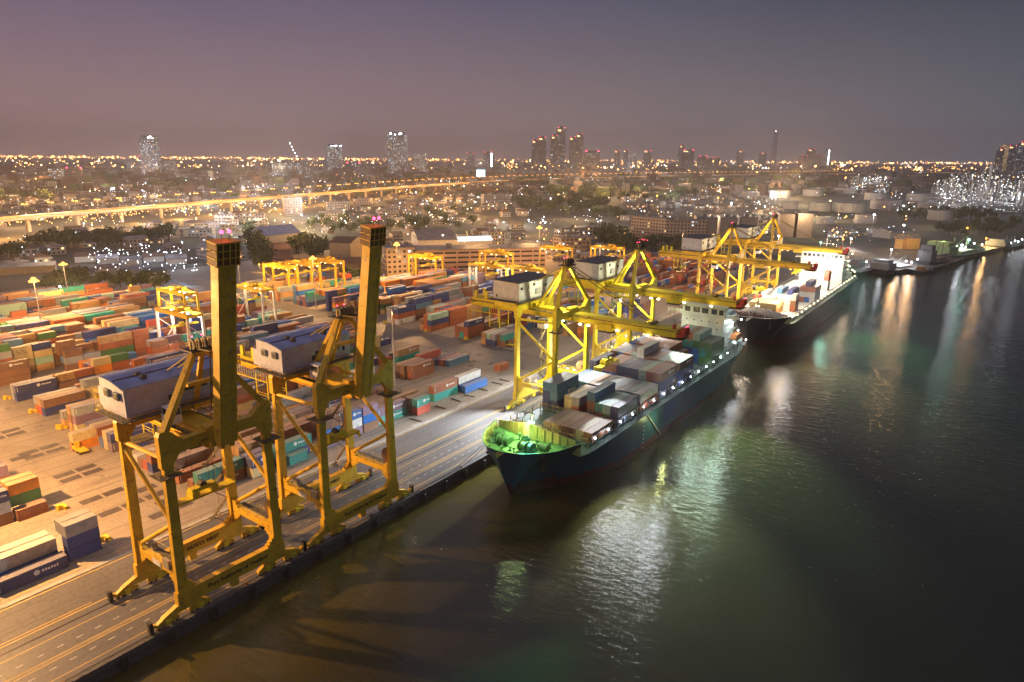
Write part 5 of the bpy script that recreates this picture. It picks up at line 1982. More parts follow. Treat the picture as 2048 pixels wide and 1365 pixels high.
block('apartment_block', 'long apartment slab, leftmost of the two behind the cranes', 1260, 484, 1330, 492, 13, 25, APT, cat='apartments')
block('apartment_block', 'long apartment slab, right one of the two behind the cranes', 1330, 492, 1412, 494, 13, 24, APT, cat='apartments')
for i, (p0, p1, py, w_, lb_) in enumerate(((1392, 1432, 486, 24, 'first'), (1438, 1472, 484, 23, 'second'), (1478, 1512, 482, 23, 'third'), (1556, 1586, 474, 24, 'fourth'), (1592, 1622, 476, 25, 'fifth'))):
    block('apartment_block', 'gable end of an apartment slab, %s from the left in the row of end blocks' % lb_, p0, py, p1, py + 1, 34, w_, mat('apartment_gable', (.42, .32, .25), rough=.85, dirt=(.25, .2, .17)),
          cat='apartments', group='apartment slabs seen end on')
block('office', 'white office with blue lit windows between the end blocks', 1514, 470, 1552, 468, 14, 17, window_mat('office_w', (.5, .48, .46), 3.2, 3.1, .3))
for i, (a_, b_, y_, h_, lb_) in enumerate(((655, 700, 412, 14, 'pale'), (715, 740, 410, 17, 'tall pale'), (968, 1022, 398, 17, 'brown eight bay'), (570, 606, 420, 24, 'brown tower like'), (430, 470, 440, 12, 'lit white'),
                                            (1090, 1150, 372, 12, 'pale grey'), (640, 690, 428, 9, 'wide low'), (760, 800, 425, 10, 'green lit'), (480, 530, 432, 9, 'orange lit'), (250, 330, 468, 7, 'flat grey'),
                                            (360, 425, 462, 7, 'flat long grey'), (1310, 1360, 372, 9, 'long pale'), (1465, 1500, 372, 15, 'lit'), (880, 960, 430, 6, 'dark wide'), (800, 890, 440, 6, 'dark roofed'))):
    block('building', '%s block in the mid distance, %s' % (lb_, ['below the second boom tip', 'right above the second boom tip', 'under the bright billboard', 'on the expressway edge between the booms',
                                                                    'under the expressway by the nearest boom', 'on the expressway right of the centre', 'between houses left of the second boom tip', 'right of the second boom tip',
                                                                    'between the booms below the expressway', 'left of the nearest boom head', 'just left of the nearest boom head', 'beyond the expressway right of centre',
                                                                    'beyond the expressway above the end blocks', 'left of the central park', 'above the striped warehouse'][i]),
          a_, y_ + 12, b_, y_ + 11, 16, h_, window_mat('block_wall_%d' % (i % 4), [(.42, .36, .32), (.38, .30, .26), (.45, .40, .35), (.32, .26, .24)][i % 4], 3.6, 3.2, .14))
# sheds with cold lights at the left
for i in range(9):
    x = 150 + (i % 5) * 46
    y = 512 + (i // 5) * 26 + (i % 3) * 4
    gable('shed', 'low %s roofed shed in the cold lit compound, %s row %s' % (['rust', 'grey', 'dark'][i % 3], ['rear', 'front'][i // 5], ['at its left end', 'second along', 'in its middle', 'fourth along', 'at its right end'][i % 5]),
          x, y + 14, x + 40, y + 12, 14, 4.5, 2.2, WALLW, [ROOFR, ROOFG, ROOFD][i % 3], 'shed')
    p = G(x + 20, y + 16)
gable('shed', 'long grey roofed shed at the left edge below the tree belt', 0, 552, 112, 545, 14, 5, 2, WALLC, ROOFG, 'shed')

# ================================================================== HOUSES (scattered low city)
rr = random.Random(99)
HME = []
for i in range(8):
    w_, d_, h_ = rr.uniform(9, 17), rr.uniform(8, 14), rr.choice((4, 6.5, 7, 9.5))
    b = MB().bx(-w_ / 2, w_ / 2, -d_ / 2, d_ / 2, 0, h_)
    wm_ = b.mesh('wall', window_mat('house_wall_%d' % (i % 4), [(.42, .37, .32), (.36, .29, .24), (.48, .44, .40), (.30, .24, .21)][i % 4], 3.4, 3.1, .22, es=2.6))
    r_ = MB()
    o = .5
    if i % 3 < 2:
        r_.poly([(-w_ / 2 - o, -d_ / 2 - o, h_), (w_ / 2 + o, -d_ / 2 - o, h_), (w_ / 2 + o, 0, h_ + 2.4), (-w_ / 2 - o, 0, h_ + 2.4)])
        r_.poly([(w_ / 2 + o, d_ / 2 + o, h_), (-w_ / 2 - o, d_ / 2 + o, h_), (-w_ / 2 - o, 0, h_ + 2.4), (w_ / 2 + o, 0, h_ + 2.4)])
        r_.poly([(-w_ / 2, -d_ / 2, h_), (-w_ / 2, 0, h_ + 2.3), (-w_ / 2, d_ / 2, h_)])
        r_.poly([(w_ / 2, -d_ / 2, h_), (w_ / 2, d_ / 2, h_), (w_ / 2, 0, h_ + 2.3)])
    else:
        r_.bx(-w_ / 2 - .2, w_ / 2 + .2, -d_ / 2 - .2, d_ / 2 + .2, h_, h_ + .4).bx(-1, 2, -1, 2, h_ + .4, h_ + 2.6)
    HME.append((wm_, r_.mesh('roof', [ROOFR, ROOFG, ROOFD, ROOFG][i % 4])))
taken = []


def exp_dist(p):
    return min((Vector((p.x, p.y)) - Vector((q[0], q[1]))).length for q in EXP)


EXP = [(-700, -250), (-800, 60), (-882, 278), (-945, 453), (-1010, 712), (-1095, 968), (-1180, 1250), (-1240, 1620), (-1240, 2008), (-1150, 2480), (-1000, 3050), (-700, 3900), (-300, 4900)]
_e = []
for (x0_, y0_), (x1_, y1_) in zip(EXP, EXP[1:]):
    n = max(1, int(math.hypot(x1_ - x0_, y1_ - y0_) / 30))
    for i in range(n):
        _e.append((x0_ + (x1_ - x0_) * i / n, y0_ + (y1_ - y0_) * i / n))
# smooth it
for _ in range(12):
    _e = [_e[0]] + [((_e[i - 1][0] + _e[i][0] + _e[i + 1][0]) / 3, (_e[i - 1][1] + _e[i][1] + _e[i + 1][1]) / 3) for i in range(1, len(_e) - 1)] + [_e[-1]]
EXP = [(x * .934, y * .934) for x, y in _e]
keep_out = [(530, 430, 735, 560), (800, 480, 1100, 560), (1250, 425, 1640, 500), (1060, 395, 1245, 480), (130, 500, 400, 560)]
nh = 0
tries = 0
while nh < 285 and tries < 6000:
    tries += 1
    px = rr.uniform(-30, 1560)
    py = rr.uniform(392, 545) if px < 1250 else rr.uniform(392, 500)
    if rr.random() < .35:
        py = rr.uniform(392, 440)
    if any(a <= px <= c and b <= py <= d for a, b, c, d in keep_out) and rr.random() < .93:
        continue
    p = G(px, py)
    if p.x > -250 and p.y < 700:
        continue
    if p.x > -470 and p.y < 350:
        continue
    if exp_dist(p) < 62 or any((p - q).length < 17 for q in taken):
        continue
    taken.append(p)
    wm_, rm_ = HME[nh % 8]
    root = empty('house', p, rr.choice((0, 0, R(90), R(20), R(-35), R(60))))
    inst('wall', wm_, parent=root)
    inst('roof', rm_, parent=root)
    tag(root, 'low dimly lit town house, one of many in the city behind the yard', 'house', 'low houses of the city behind the yard')
    nh += 1
# the far built-up mass
fm = MB()
for i in range(2600):
    px = rr.uniform(-60, 2080)
    py = 327 + 66 * rr.random() ** .8 if px < 1500 else 330 + 60 * rr.random() ** .8
    if px > 1820 and py > 380:
        continue
    p = G(px, py)
    if exp_dist(p) < 45:
        continue
    s = max(.7, min(2.6, p.length / 1500))
    w_, d_, h_ = rr.uniform(8, 26) * s, rr.uniform(8, 22) * s, rr.choice((4, 5, 6, 8, 8, 12, 18)) * min(1.6, s)
    fm.box((p.x, p.y, h_ / 2), (w_, d_, h_), rr.choice((0, 1, 2, 3)), rr.choice((0, .3, -.5)))
o = fm.build('far_city', [window_mat('far_wall_a', (.30, .26, .25), 4.5, 4, .16, es=1.2), window_mat('far_wall_b', (.22, .19, .18), 5, 4, .12, es=1.2), ROOFR, LEAF[1]])
tag(o, 'low hazy mass of far city buildings up to the horizon', 'city', kind='stuff')

# ================================================================== EXPRESSWAY
ROADL = mat('expressway_deck', (.34, .30, .26), rough=.7)
CONC = mat('expressway_concrete', (.36, .32, .27), rough=.8, dirt=(.2, .17, .14))
root = empty('expressway')
dk, pr, pv, tl = MB(), MB(), MB(), MB()
W2 = 13.0
ps = [Vector((x, y, 0)) for x, y in EXP]
nr = []
for i, p in enumerate(ps):
    d = (ps[min(i + 1, len(ps) - 1)] - ps[max(i - 1, 0)]).normalized()
    nr.append(Vector((d.y, -d.x, 0)))
for i in range(len(ps) - 1):
    a, c, na, nc = ps[i], ps[i + 1], nr[i], nr[i + 1]
    z = Vector((0, 0, 1))
    def sec(m_, o0, o1, za, zb_, mi=0):
        m_.quadbox([a + na * o0 + z * za, a + na * o1 + z * za, c + nc * o1 + z * za, c + nc * o0 + z * za,
                    a + na * o0 + z * zb_, a + na * o1 + z * zb_, c + nc * o1 + z * zb_, c + nc * o0 + z * zb_], mi)
    sec(dk, -W2, W2, 15.1, 16.0)
    sec(dk, -6, 6, 13.4, 15.1)
    sec(pr, W2 - .3, W2, 16.0, 17.0)
    sec(pr, -W2, -W2 + .3, 16.0, 17.0)
    sec(pr, -.3, .3, 16.0, 16.9)
    for o_ in (2.6, 5.2, 8.2, -2.6, -5.2, -8.2):
        if rr.random() < .8:
            sec(tl, o_ - .5, o_ + .5, 16.6, 16.9, 0 if (o_ > 0 or rr.random() < .9) else 1)
dk.build('deck', ROADL, root)
pr.build('parapet', CONC, root)
tlo = tl.build('light_trails', [glow('headlamp_trail', (1, .42, .07), .75), glow('white_trail', (1, .85, .6), 3.5)], root)
tlo['kind'] = 'stuff'
k = 0
for i in range(0, len(ps), 1):
    p, n_ = ps[i], nr[i]
    if i % 2 and k < 1e9:
        continue
    if k >= 100:
        break
    pr_ = MB()
    pr_.box((p.x, p.y, 6.4), (2.8, 3.4, 12.8), 0, math.atan2(n_.y, n_.x))
    pr_.beam(p - n_ * 8 + Vector((0, 0, 12.8)), p + n_ * 8 + Vector((0, 0, 12.8)), 2.2, 1.2)
    pr_.build('pier', CONC, root)
    k += 1
tag(root, 'elevated expressway on concrete piers with streaks of traffic light, crossing behind the city houses', 'expressway')
LMP = MB().tube((0, 0, 16), (0, 0, 29), .2, 5, 0, .12).beam((-2.4, 0, 29), (2.4, 0, 29), .14, .12).mesh('pole', STEEL)
LHD = MB().box((-2.6, 0, 28.8), (2.0, 1.3, .7)).mesh('lamp_head', glow('street_sodium', (1, .40, .06), 5))
k = 0
for i in range(2, len(ps) - 1, 1):
    p, n_ = ps[i], nr[i]
    dist = p.length
    if i % 2 and dist < 1e9:
        pass
    if k > 130:
        break
    r_ = empty('street_lamp', (p.x, p.y, 0), math.atan2(n_.y, n_.x))
    inst('pole', LMP, parent=r_)
    inst('lamp_head', LHD, parent=r_)
    inst('lamp_head', LHD, parent=r_, rz=math.pi)
    tag(r_, 'twin armed orange street lamp, one of the line along the expressway', 'street lamp', 'street lamps along the expressway')
    if i % 3 == 0 and dist < 2600:
        lamp('lamp_light', (0, 0, 27.5), 20000, (1, .45, .1), .5, r_)
    k += 1
for i in range(6, min(58, len(ps)), 2):     # the lit street under it
    p = ps[i] + nr[i] * 30
    lamp('lamp_light', (p.x, p.y, 9), 70000, (1, .45, .1), .8)

# ================================================================== SKYLINE
TW = [  # x0, x1, top, base distance scale(base py), colour key, lit, label
    (290, 321, 275, 352, 'g', .75, 'tall glass tower with bright lower floors, leftmost on the skyline'),
    (284, 297, 313, 352, 'd', .1, 'dark slab against the left side of the leftmost glass tower'),
    (333, 352, 323, 350, 'l', .6, 'lit slab right of the leftmost glass tower'),
    (656, 686, 291, 343, 'g', .6, 'glass office tower with a glowing sign, left of the second boom tip'),
    (694, 726, 326, 345, 'd', .3, 'pair like pale block right of the glowing sign tower'),
    (775, 817, 268, 344, 'g', .55, 'broad sparkling tower above the second boom tip'),
    (827, 854, 310, 343, 'l', .3, 'stepped block right of the broad sparkling tower'),
    (933, 949, 306, 340, 'd', .2, 'slim dark tower left of the bright billboard'),
    (968, 987, 305, 340, 'd', .3, 'slim tower with a lit edge right above the billboard'),
    (1064, 1076, 281, 336, 'd', .12, 'lower of the first tower pair at the centre'),
    (1075, 1091, 275, 336, 'd', .12, 'taller of the first tower pair at the centre'),
    (1101, 1113, 272, 335, 'd', .15, 'slim neighbour of the tallest central tower'),
    (1112, 1129, 257, 335, 'd', .15, 'tallest tower at the centre of the skyline'),
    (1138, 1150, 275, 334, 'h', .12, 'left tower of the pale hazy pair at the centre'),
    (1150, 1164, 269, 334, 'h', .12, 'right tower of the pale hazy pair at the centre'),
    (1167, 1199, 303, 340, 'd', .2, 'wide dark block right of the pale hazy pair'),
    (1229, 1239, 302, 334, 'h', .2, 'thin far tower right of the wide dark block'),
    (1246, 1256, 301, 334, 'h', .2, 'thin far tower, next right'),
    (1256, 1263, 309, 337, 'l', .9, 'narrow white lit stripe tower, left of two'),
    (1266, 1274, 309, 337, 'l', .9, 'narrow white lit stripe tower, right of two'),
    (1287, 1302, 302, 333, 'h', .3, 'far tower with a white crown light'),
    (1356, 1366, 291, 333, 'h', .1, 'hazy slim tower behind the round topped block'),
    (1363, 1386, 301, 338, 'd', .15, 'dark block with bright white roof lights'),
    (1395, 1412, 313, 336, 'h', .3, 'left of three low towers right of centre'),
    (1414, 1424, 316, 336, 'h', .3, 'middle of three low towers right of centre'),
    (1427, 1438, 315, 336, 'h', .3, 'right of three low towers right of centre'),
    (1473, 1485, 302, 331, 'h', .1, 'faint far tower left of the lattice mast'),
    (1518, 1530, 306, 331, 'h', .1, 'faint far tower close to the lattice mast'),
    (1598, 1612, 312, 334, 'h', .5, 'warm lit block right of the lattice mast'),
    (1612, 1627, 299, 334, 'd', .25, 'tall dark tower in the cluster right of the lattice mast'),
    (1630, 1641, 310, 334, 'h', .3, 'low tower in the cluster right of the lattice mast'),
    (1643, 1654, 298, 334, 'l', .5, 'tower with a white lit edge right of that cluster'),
    (1988, 1999, 297, 345, 'd', .2, 'left dark tower near the right edge'),
    (1996, 2006, 292, 345, 'w', .9, 'warm lit narrow tower near the right edge'),
    (2006, 2021, 292, 345, 'd', .05, 'dark tower right of the warm lit one'),
    (2029, 2046, 285, 345, 'd', .05, 'tall dark tower at the right edge'),
    (2040, 2046, 287, 340, 'l', .8, 'white light strip tower at the right edge'),
    (105, 125, 338, 366, 'l', .1, 'pale cube building at far left'), (140, 175, 336, 368, 'd', .2, 'grey cube building at far left'),
]
TM = dict(g=window_mat('tower_glass', (.16, .15, .17), 5.0, 4.2, .42, es=2.6, warm=.3), d=window_mat('tower_dark', (.10, .09, .12), 7, 6, .10, es=2.2),
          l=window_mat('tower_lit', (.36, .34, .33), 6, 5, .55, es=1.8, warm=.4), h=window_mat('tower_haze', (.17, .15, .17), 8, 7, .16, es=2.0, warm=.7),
          w=window_mat('tower_warm', (.4, .3, .2), 5, 6, .85, es=2.4, warm=1.0))
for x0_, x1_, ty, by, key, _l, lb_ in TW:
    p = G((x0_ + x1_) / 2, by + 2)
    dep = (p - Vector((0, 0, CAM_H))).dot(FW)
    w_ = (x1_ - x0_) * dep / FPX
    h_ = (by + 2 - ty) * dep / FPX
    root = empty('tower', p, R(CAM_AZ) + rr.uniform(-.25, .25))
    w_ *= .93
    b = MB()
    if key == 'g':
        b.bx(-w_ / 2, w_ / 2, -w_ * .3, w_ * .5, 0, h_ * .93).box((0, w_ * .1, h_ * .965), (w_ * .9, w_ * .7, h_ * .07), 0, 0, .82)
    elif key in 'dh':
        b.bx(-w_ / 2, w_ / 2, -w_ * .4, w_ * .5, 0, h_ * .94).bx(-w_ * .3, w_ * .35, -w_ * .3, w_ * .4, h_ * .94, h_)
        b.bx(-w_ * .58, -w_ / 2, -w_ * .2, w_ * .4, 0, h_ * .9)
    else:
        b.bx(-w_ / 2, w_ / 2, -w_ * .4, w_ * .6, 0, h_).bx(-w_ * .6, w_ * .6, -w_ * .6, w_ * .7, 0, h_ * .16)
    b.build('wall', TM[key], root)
    c_ = MB()
    if key == 'g':
        for i in range(5):
            c_.octa((rr.uniform(-.45, .45) * w_, -w_ * .25, h_ * rr.uniform(.9, 1.0)), w_ * .045)
    else:
        c_.octa((-w_ * .4, -w_ * .3, h_ * .97), w_ * .05)
        c_.octa((w_ * .4, -w_ * .3, h_ * .97), w_ * .05)
    c_.build('roof_lamp', LAMP_R if key in 'dh' else LAMP_W, root)
    if key in 'dh' and h_ > 130:
        MB().bx(-w_ * .5, -w_ * .1, -w_ * .43, -w_ * .4, h_ * .88, h_ * .92).build('crown_light', glow('crown_amber', (1, .6, .25), 2.5), root)
    if 'white lit edge' in lb_ or 'lit edge' in lb_:
        MB().bx(w_ * .38, w_ * .5, -w_ * .43, -w_ * .4, h_ * .1, h_ * .9).build('light_strip', LAMP_W, root)
    tag(root, lb_, 'tower')
# glowing sign on the office tower, the billboard, the construction crane, the lattice mast


def sign(px0, px1, py0, py1, by, col, es, label, name='billboard', legs=True):
    p = G((px0 + px1) / 2, by)
    dep = (p - Vector((0, 0, CAM_H))).dot(FW)
    s = dep / FPX
    w_, h_, zb_ = (px1 - px0) * s, (py1 - py0) * s, (by - py1) * s
    root = empty(name, p, R(CAM_AZ))
    MB().bx(-w_ / 2, w_ / 2, -.4, .4, zb_, zb_ + h_).build('panel', glow('panel_' + name + str(px0), col, es), root)
    f_ = MB().bx(-w_ / 2 - .5, w_ / 2 + .5, .4, 1.2, zb_ - .5, zb_ + h_ + .5)
    if zb_ > 1:
        for x in (-w_ * .3, w_ * .3):
            f_.bx(x - .8, x + .8, .2, 1.6, 0, zb_)
    f_.build('frame', DARK, root)
    tag(root, label, 'sign')


sign(953, 970, 341, 354, 362, (.45, .85, 1), 3.0, 'bright pale blue billboard beside the expressway, right of centre left')
sign(679, 686, 293, 299, 344, (.7, .9, 1), 8, 'glowing square sign high on the glass office tower')
sign(1277, 1296, 478, 482, 500, (1, .1, .15), 3, 'small red sign among the dark trees left of the apartment slabs')
sign(193, 200, 570, 587, 592, (.9, .9, .95), .8, 'small white and blue notice at the left rear yard fence')
p = G(600, 352)
root = empty('tower_crane', p, R(CAM_AZ))
s = (p - Vector((0, 0, CAM_H))).dot(FW) / FPX
b = MB().bx(-2, 2, -2, 2, 0, 34 * s).beam((0, 0, 32 * s), (-15 * s, 0, 62 * s), 2.5, 2.5).beam((0, 0, 33 * s), (6 * s, 0, 31 * s), 3, 3)
b.build('jib', DARK, root)
c_ = MB()
for i in range(5):
    c_.octa((-15 * s + i * 2.8 * s, -2, (62 - i * 6.0) * s), .8 * s)
c_.build('jib_lamp', LAMP_W, root)
tag(root, 'luffing tower crane outlined by white lamps, between the booms on the skyline', 'crane')
block('building', 'building shell under construction, white lit, below the luffing tower crane', 575, 360, 622, 358, 60, 55, window_mat('shell_wall', (.3, .3, .32), 6, 5, .3, es=2.2, warm=.2))
p = G(1545, 336)
s = (p - Vector((0, 0, CAM_H))).dot(FW) / FPX
root = empty('lattice_mast', p, R(CAM_AZ))
b = MB()
hh = 69 * s
for i in range(14):
    za, zb_ = hh * i / 14, hh * (i + 1) / 14
    wa, wb = 4.0 * s * (1 - .45 * i / 14), 4.0 * s * (1 - .45 * (i + 1) / 14)
    for sx, sy in ((-1, -1), (1, -1), (1, 1), (-1, 1)):
        b.beam((sx * wa, sy * wa, za), (sx * wb, sy * wb, zb_), 3, 3)
    b.beam((-wa, -wa, za), (wb, -wb, zb_), 2.2, 2.2)
    b.beam((wa, -wa, za), (-wb, -wb, zb_), 2.2, 2.2)
    b.beam((-wa, -wa, za), (wa, -wa, za), 2.2, 2.2)
b.build('lattice', DARK, root)
MB().octa((0, 0, hh + 2), .9 * s).build('top_lamp', LAMP_W, root)
tag(root, 'tall dark lattice mast with a white top light, right of centre', 'mast')

# ================================================================== TANK FARM, REFINERY
TANKM = mat('tank_paint', (.46, .44, .42), rough=.6, dirt=(.25, .22, .2), vscale=.08)
tanks = [(1500, 398, 34), (1560, 396, 40), (1625, 392, 38), (1690, 388, 44), (1750, 400, 40), (1800, 386, 36), (1840, 402, 50), (1580, 418, 30), (1640, 422, 42), (1700, 424, 60), (1770, 418, 55), (1850, 422, 60),
         (1920, 424, 62), (1990, 424, 60), (1500, 372, 26), (1545, 372, 28), (1600, 370, 26), (1450, 384, 26), (1400, 380, 24), (1800, 372, 34), (1880, 440, 46), (1730, 446, 40), (1650, 448, 34)]
for i, (px, py, w_) in enumerate(tanks):
    p = G(px, py)
    s = (p - Vector((0, 0, CAM_H))).dot(FW) / FPX
    r_ = w_ * s / 2
    h_ = min(14, r_ * .8)
    root = empty('storage_tank', p)
    MB().tube((0, 0, 0), (0, 0, h_), r_, 24).build('shell', TANKM, root)
    t_ = MB().tube((0, 0, h_ + .01), (0, 0, h_ + r_ * .08), r_ * 1.01, 24, 0, r_ * .2)
    for q in range(16):
        a = q * math.pi / 8
        t_.tube((r_ * math.cos(a), r_ * math.sin(a), h_), (r_ * math.cos(a), r_ * math.sin(a), h_ + 1.2), .12, 4)
    t_.build('roof', ROOFG, root)
    tag(root, 'wide pale storage tank, one of the tank farm right of the apartment blocks', 'storage tank', 'oil storage tanks of the tank farm')


def refinery(cx0, cx1, by0, by1, ncol, nl, seed, label, topf):
    rr2 = random.Random(seed)
    p0 = G((cx0 + cx1) / 2, by1)
    root = empty('refinery', (p0.x, p0.y, 0))
    st_, lm = MB(), MB()
    for i in range(ncol):
        px, py = rr2.uniform(cx0, cx1), rr2.uniform(by0, by1)
        p = G(px, py) - p0
        s = (G(px, py) - Vector((0, 0, CAM_H))).dot(FW) / FPX
        h_ = topf(px) * s * rr2.uniform(.35, 1)
        if rr2.random() < .4:
            st_.tube((p.x, p.y, 0), (p.x, p.y, h_), rr2.uniform(1.2, 3), 8)
        else:
            w_ = rr2.uniform(5, 14)
            for sx in (-1, 1):
                for sy in (-1, 1):
                    st_.bx(p.x + sx * w_ - .4, p.x + sx * w_ + .4, p.y + sy * w_ - .4, p.y + sy * w_ + .4, 0, h_ * .7)
            for q in range(3):
                st_.bx(p.x - w_, p.x + w_, p.y - w_, p.y + w_, h_ * .7 * (q + 1) / 3 - .5, h_ * .7 * (q + 1) / 3)
        for q in range(nl):
            z = h_ * rr2.random()
            a = rr2.uniform(0, 6.28)
            lm.octa((p.x + 9 * math.cos(a), p.y + 9 * math.sin(a), z + 2), (.42 + .75 * rr2.random() ** 2) * s * .6, rr2.choice((0, 0, 0, 1)))
    o = st_.build('process_towers', STEEL, root)
    o['kind'] = 'stuff'
    o = lm.build('work_lights', [glow('refinery_lamp', (.85, .95, 1), 9), glow('refinery_lamp_warm', (1, .9, .65), 8)], root)
    o['kind'] = 'stuff'
    tag(root, label, 'refinery')


refinery(1870, 2075, 385, 432, 150, 7, 5, 'refinery of columns and frames sparkling with white lights at the right', lambda px: 88 if 1945 < px < 1975 else 44)
refinery(1700, 1775, 374, 392, 34, 7, 6, 'smaller refinery unit sparkling with warm white lights above the tanks', lambda px: 32)
for px, py in ((1960, 430), (1890, 425), (2010, 425), (1735, 392)):
    p = G(px, py)
    lamp('lamp_light', (p.x, p.y, 30), 26000, WHITE, 2)

# lone floodlights on poles
POLES = [(1313, 410, 393, 0, 'orange', 60000), (1435, 415, 397, 0, 'orange', 60000), (1462, 420, 408, 1, 'pinkish white', 12000), (1744, 460, 431, 1, 'pinkish white', 40000), (265, 600, 573, 0, 'orange', 12000),
         (123, 592, 575, 1, 'cold white', 14000), (1970, 492, 478, 0, 'orange', 16000), (1936, 492, 481, 2, 'green white', 9000), (1780, 520, 501, 1, 'white', 20000), (1555, 498, 474, 1, 'white', 6000),
         (1640, 500, 487, 2, 'green', 3000), (1922, 503, 494, 1, 'greenish white', 6000), (1684, 495, 480, 0, 'orange', 7000), (1700, 495, 479, 1, 'white', 3000), (1805, 470, 452, 1, 'blue white', 9000),
         (1933, 466, 463, 0, 'low orange', 6000), (1550, 408, 396, 1, 'cyan white', 5000), (1930, 417, 410, 1, 'rosy', 6000), (1530, 420, 415, 1, 'small white', 3000), (520, 545, 530, 0, 'orange', 3000)]
for i, (px, by, ty, k, cw, pw) in enumerate(POLES):
    p = G(px, by)
    s = (p - Vector((0, 0, CAM_H))).dot(FW) / FPX
    h_ = max(5, (by - ty) * s)
    root = empty('flood_lamp', p)
    MB().tube((0, 0, 0), (0, 0, h_), .18, 6).build('pole', STEEL, root)
    MB().ball((0, 0, h_ + .5), max(.55, 1.7 * s), 0, 8).build('lamp_glass', [LAMP_S, LAMP_W, LAMP_G][k], root)
    if px > 1675 and by > 475:
        o_ = lamp('lamp_light', (0, 0, h_ - 1), pw * 22, [(1, .55, .2), (.9, .95, 1), GREEN][k], 1.2, root, 'SPOT', None, 60, .8)
        o_.rotation_euler = Vector((.25, -1, -.12)).to_track_quat('-Z', 'Y').to_euler()
    lamp('lamp_light', (0, 0, h_ - 1 - 1.7 * s), pw * .7, [SODIUM, (1, .93, .95), GREEN][k], 1.0, root)
    tag(root, '%s floodlight on a pole, %s' % (cw, ['above the apartment slabs, left one', 'above the apartment slabs, right one', 'just right of the right orange one', 'before the tank farm', 'at the left rear of the yard',
                                                    'on the far left among trees', 'on the river bank at right', 'left of the bank orange lamp', 'over the moored barges', 'above the farthest crane',
                                                    'by the farthest boom tip', 'over the green lit ship', 'on shore by the farthest boom', 'next to the shore orange lamp', 'on the far wharf',
                                                    'at the refinery shore', 'amid the tanks', 'under the refinery', 'behind the end blocks', 'left of the three yard gantries'][i]), 'floodlight')

# ================================================================== FAR WHARF: boats
def boat(label, px0, px1, py, h, col, upper, lights, name='moored_ship', k=.18):
    a, c = G(px0, py, -3), G(px1, py - (px1 - px0) * k, -3)
    L = (c - a).length
    root = empty(name, a, math.atan2(c.y - a.y, c.x - a.x))
    root.location.z = -3
    Wd = L * .17
    b = MB()
    st = [(0, .75, 1.0), (.1, .95, .9), (.3, 1, .8), (.7, 1, .85), (.88, .75, 1.1), (1, .05, 1.45)]
    for (u0, w0, z0_), (u1, w1, z1_) in zip(st, st[1:]):
        b.quadbox([(u0 * L, -Wd * w0 * .8, -1), (u1 * L, -Wd * w1 * .7, -1), (u1 * L, Wd * w1 * .7, -1), (u0 * L, Wd * w0 * .8, -1),
                   (u0 * L, -Wd * w0, h * z0_), (u1 * L, -Wd * w1, h * z1_), (u1 * L, Wd * w1, h * z1_), (u0 * L, Wd * w0, h * z0_)])
    b.build('hull', col, root)
    s_ = MB().bx(L * .06, L * .26, -Wd * .7, Wd * .7, h * .9, h * 2.3).bx(L * .09, L * .22, -Wd * .55, Wd * .55, h * 2.3, h * 3.0)
    s_.bx(L * .4, L * .72, -Wd * .6, Wd * .6, h * .8, h * 1.15)
    s_.tube((L * .45, 0, h), (L * .45, 0, h * 3.4), L * .006, 6).tube((L * .75, 0, h), (L * .75, 0, h * 3.2), L * .006, 6)
    s_.tube((L * .45, 0, h * 1.4), (L * .66, 0, h * 2.9), L * .005, 6)
    s_.build('deckhouse', upper, root)
    l_ = MB()
    for i in range(lights):
        l_.ball((L * (.1 + .8 * i / max(1, lights - 1)), -Wd * .5, h * (2.2 if i % 2 else 1.7)), .5)
    l_.build('deck_lamp', LAMP_W, root)
    tag(root, label, 'ship' if L > 30 else 'boat')
    return root, L


r_, L = boat('green lit moored ship on the far bank, floodlit deck', 1862, 1950, 521, 5, mat('hull_green', (.04, .10, .05)), mat('ship_green_upper', (.35, .5, .22)), 5)
for u in (.2, .45, .75):
    lamp('lamp_light', (L * u, 0, 15), 5200, (.65, 1, .35), .5, r_)
boat('dark unlit ship moored left of the green lit one', 1842, 1892, 537, 6, mat('hull_dark', (.03, .03, .035)), mat('ship_dark_upper', (.08, .07, .07)), 1)
r_, L = boat('moored barge with white work lamps on the far bank', 1752, 1826, 548, 3.4, mat('hull_dark', (.03, .03, .035)), mat('ship_grey_upper', (.3, .34, .33)), 6)
for u in (.1, .5, .9):
    lamp('lamp_light', (L * u, 0, 11), 3600, WHITE, .5, r_)
boat('second barge with lamps, inshore of the first', 1700, 1756, 541, 2.6, mat('hull_grey', (.10, .12, .11)), mat('ship_grey_upper', (.3, .34, .33)), 4)
boat('small dark launch with an orange light on the river', 1836, 1862, 548, 1.8, mat('hull_dark', (.03, .03, .035)), mat('launch_orange', (.4, .16, .04)), 1, 'launch')
boat('low vessel at the far right bank with a line of white lamps', 1985, 2040, 499, 3, mat('hull_grey', (.10, .12, .11)), mat('ship_grey_upper', (.3, .34, .33)), 7)
gable('shed', 'orange fronted boat shed on the far wharf, left one', 1788, 497, 1803, 499, 16, 9, 4, mat('wall_amber', (.6, .4, .12)), ROOFG, 'shed')
gable('shed', 'orange fronted boat shed on the far wharf, right one', 1812, 499, 1838, 499, 18, 10, 4, mat('wall_amber', (.6, .4, .12)), ROOFG, 'shed')
gable('shed', 'low grey shed roof on the wharf behind the farthest crane', 1780, 478, 1826, 474, 20, 7, 3, WALLW, ROOFG, 'shed')
block('building', 'white lit long building behind the farthest boom tip', 1672, 477, 1732, 472, 14, 8, window_mat('wharf_wall', (.4, .38, .36), 3.2, 3.1, .4))
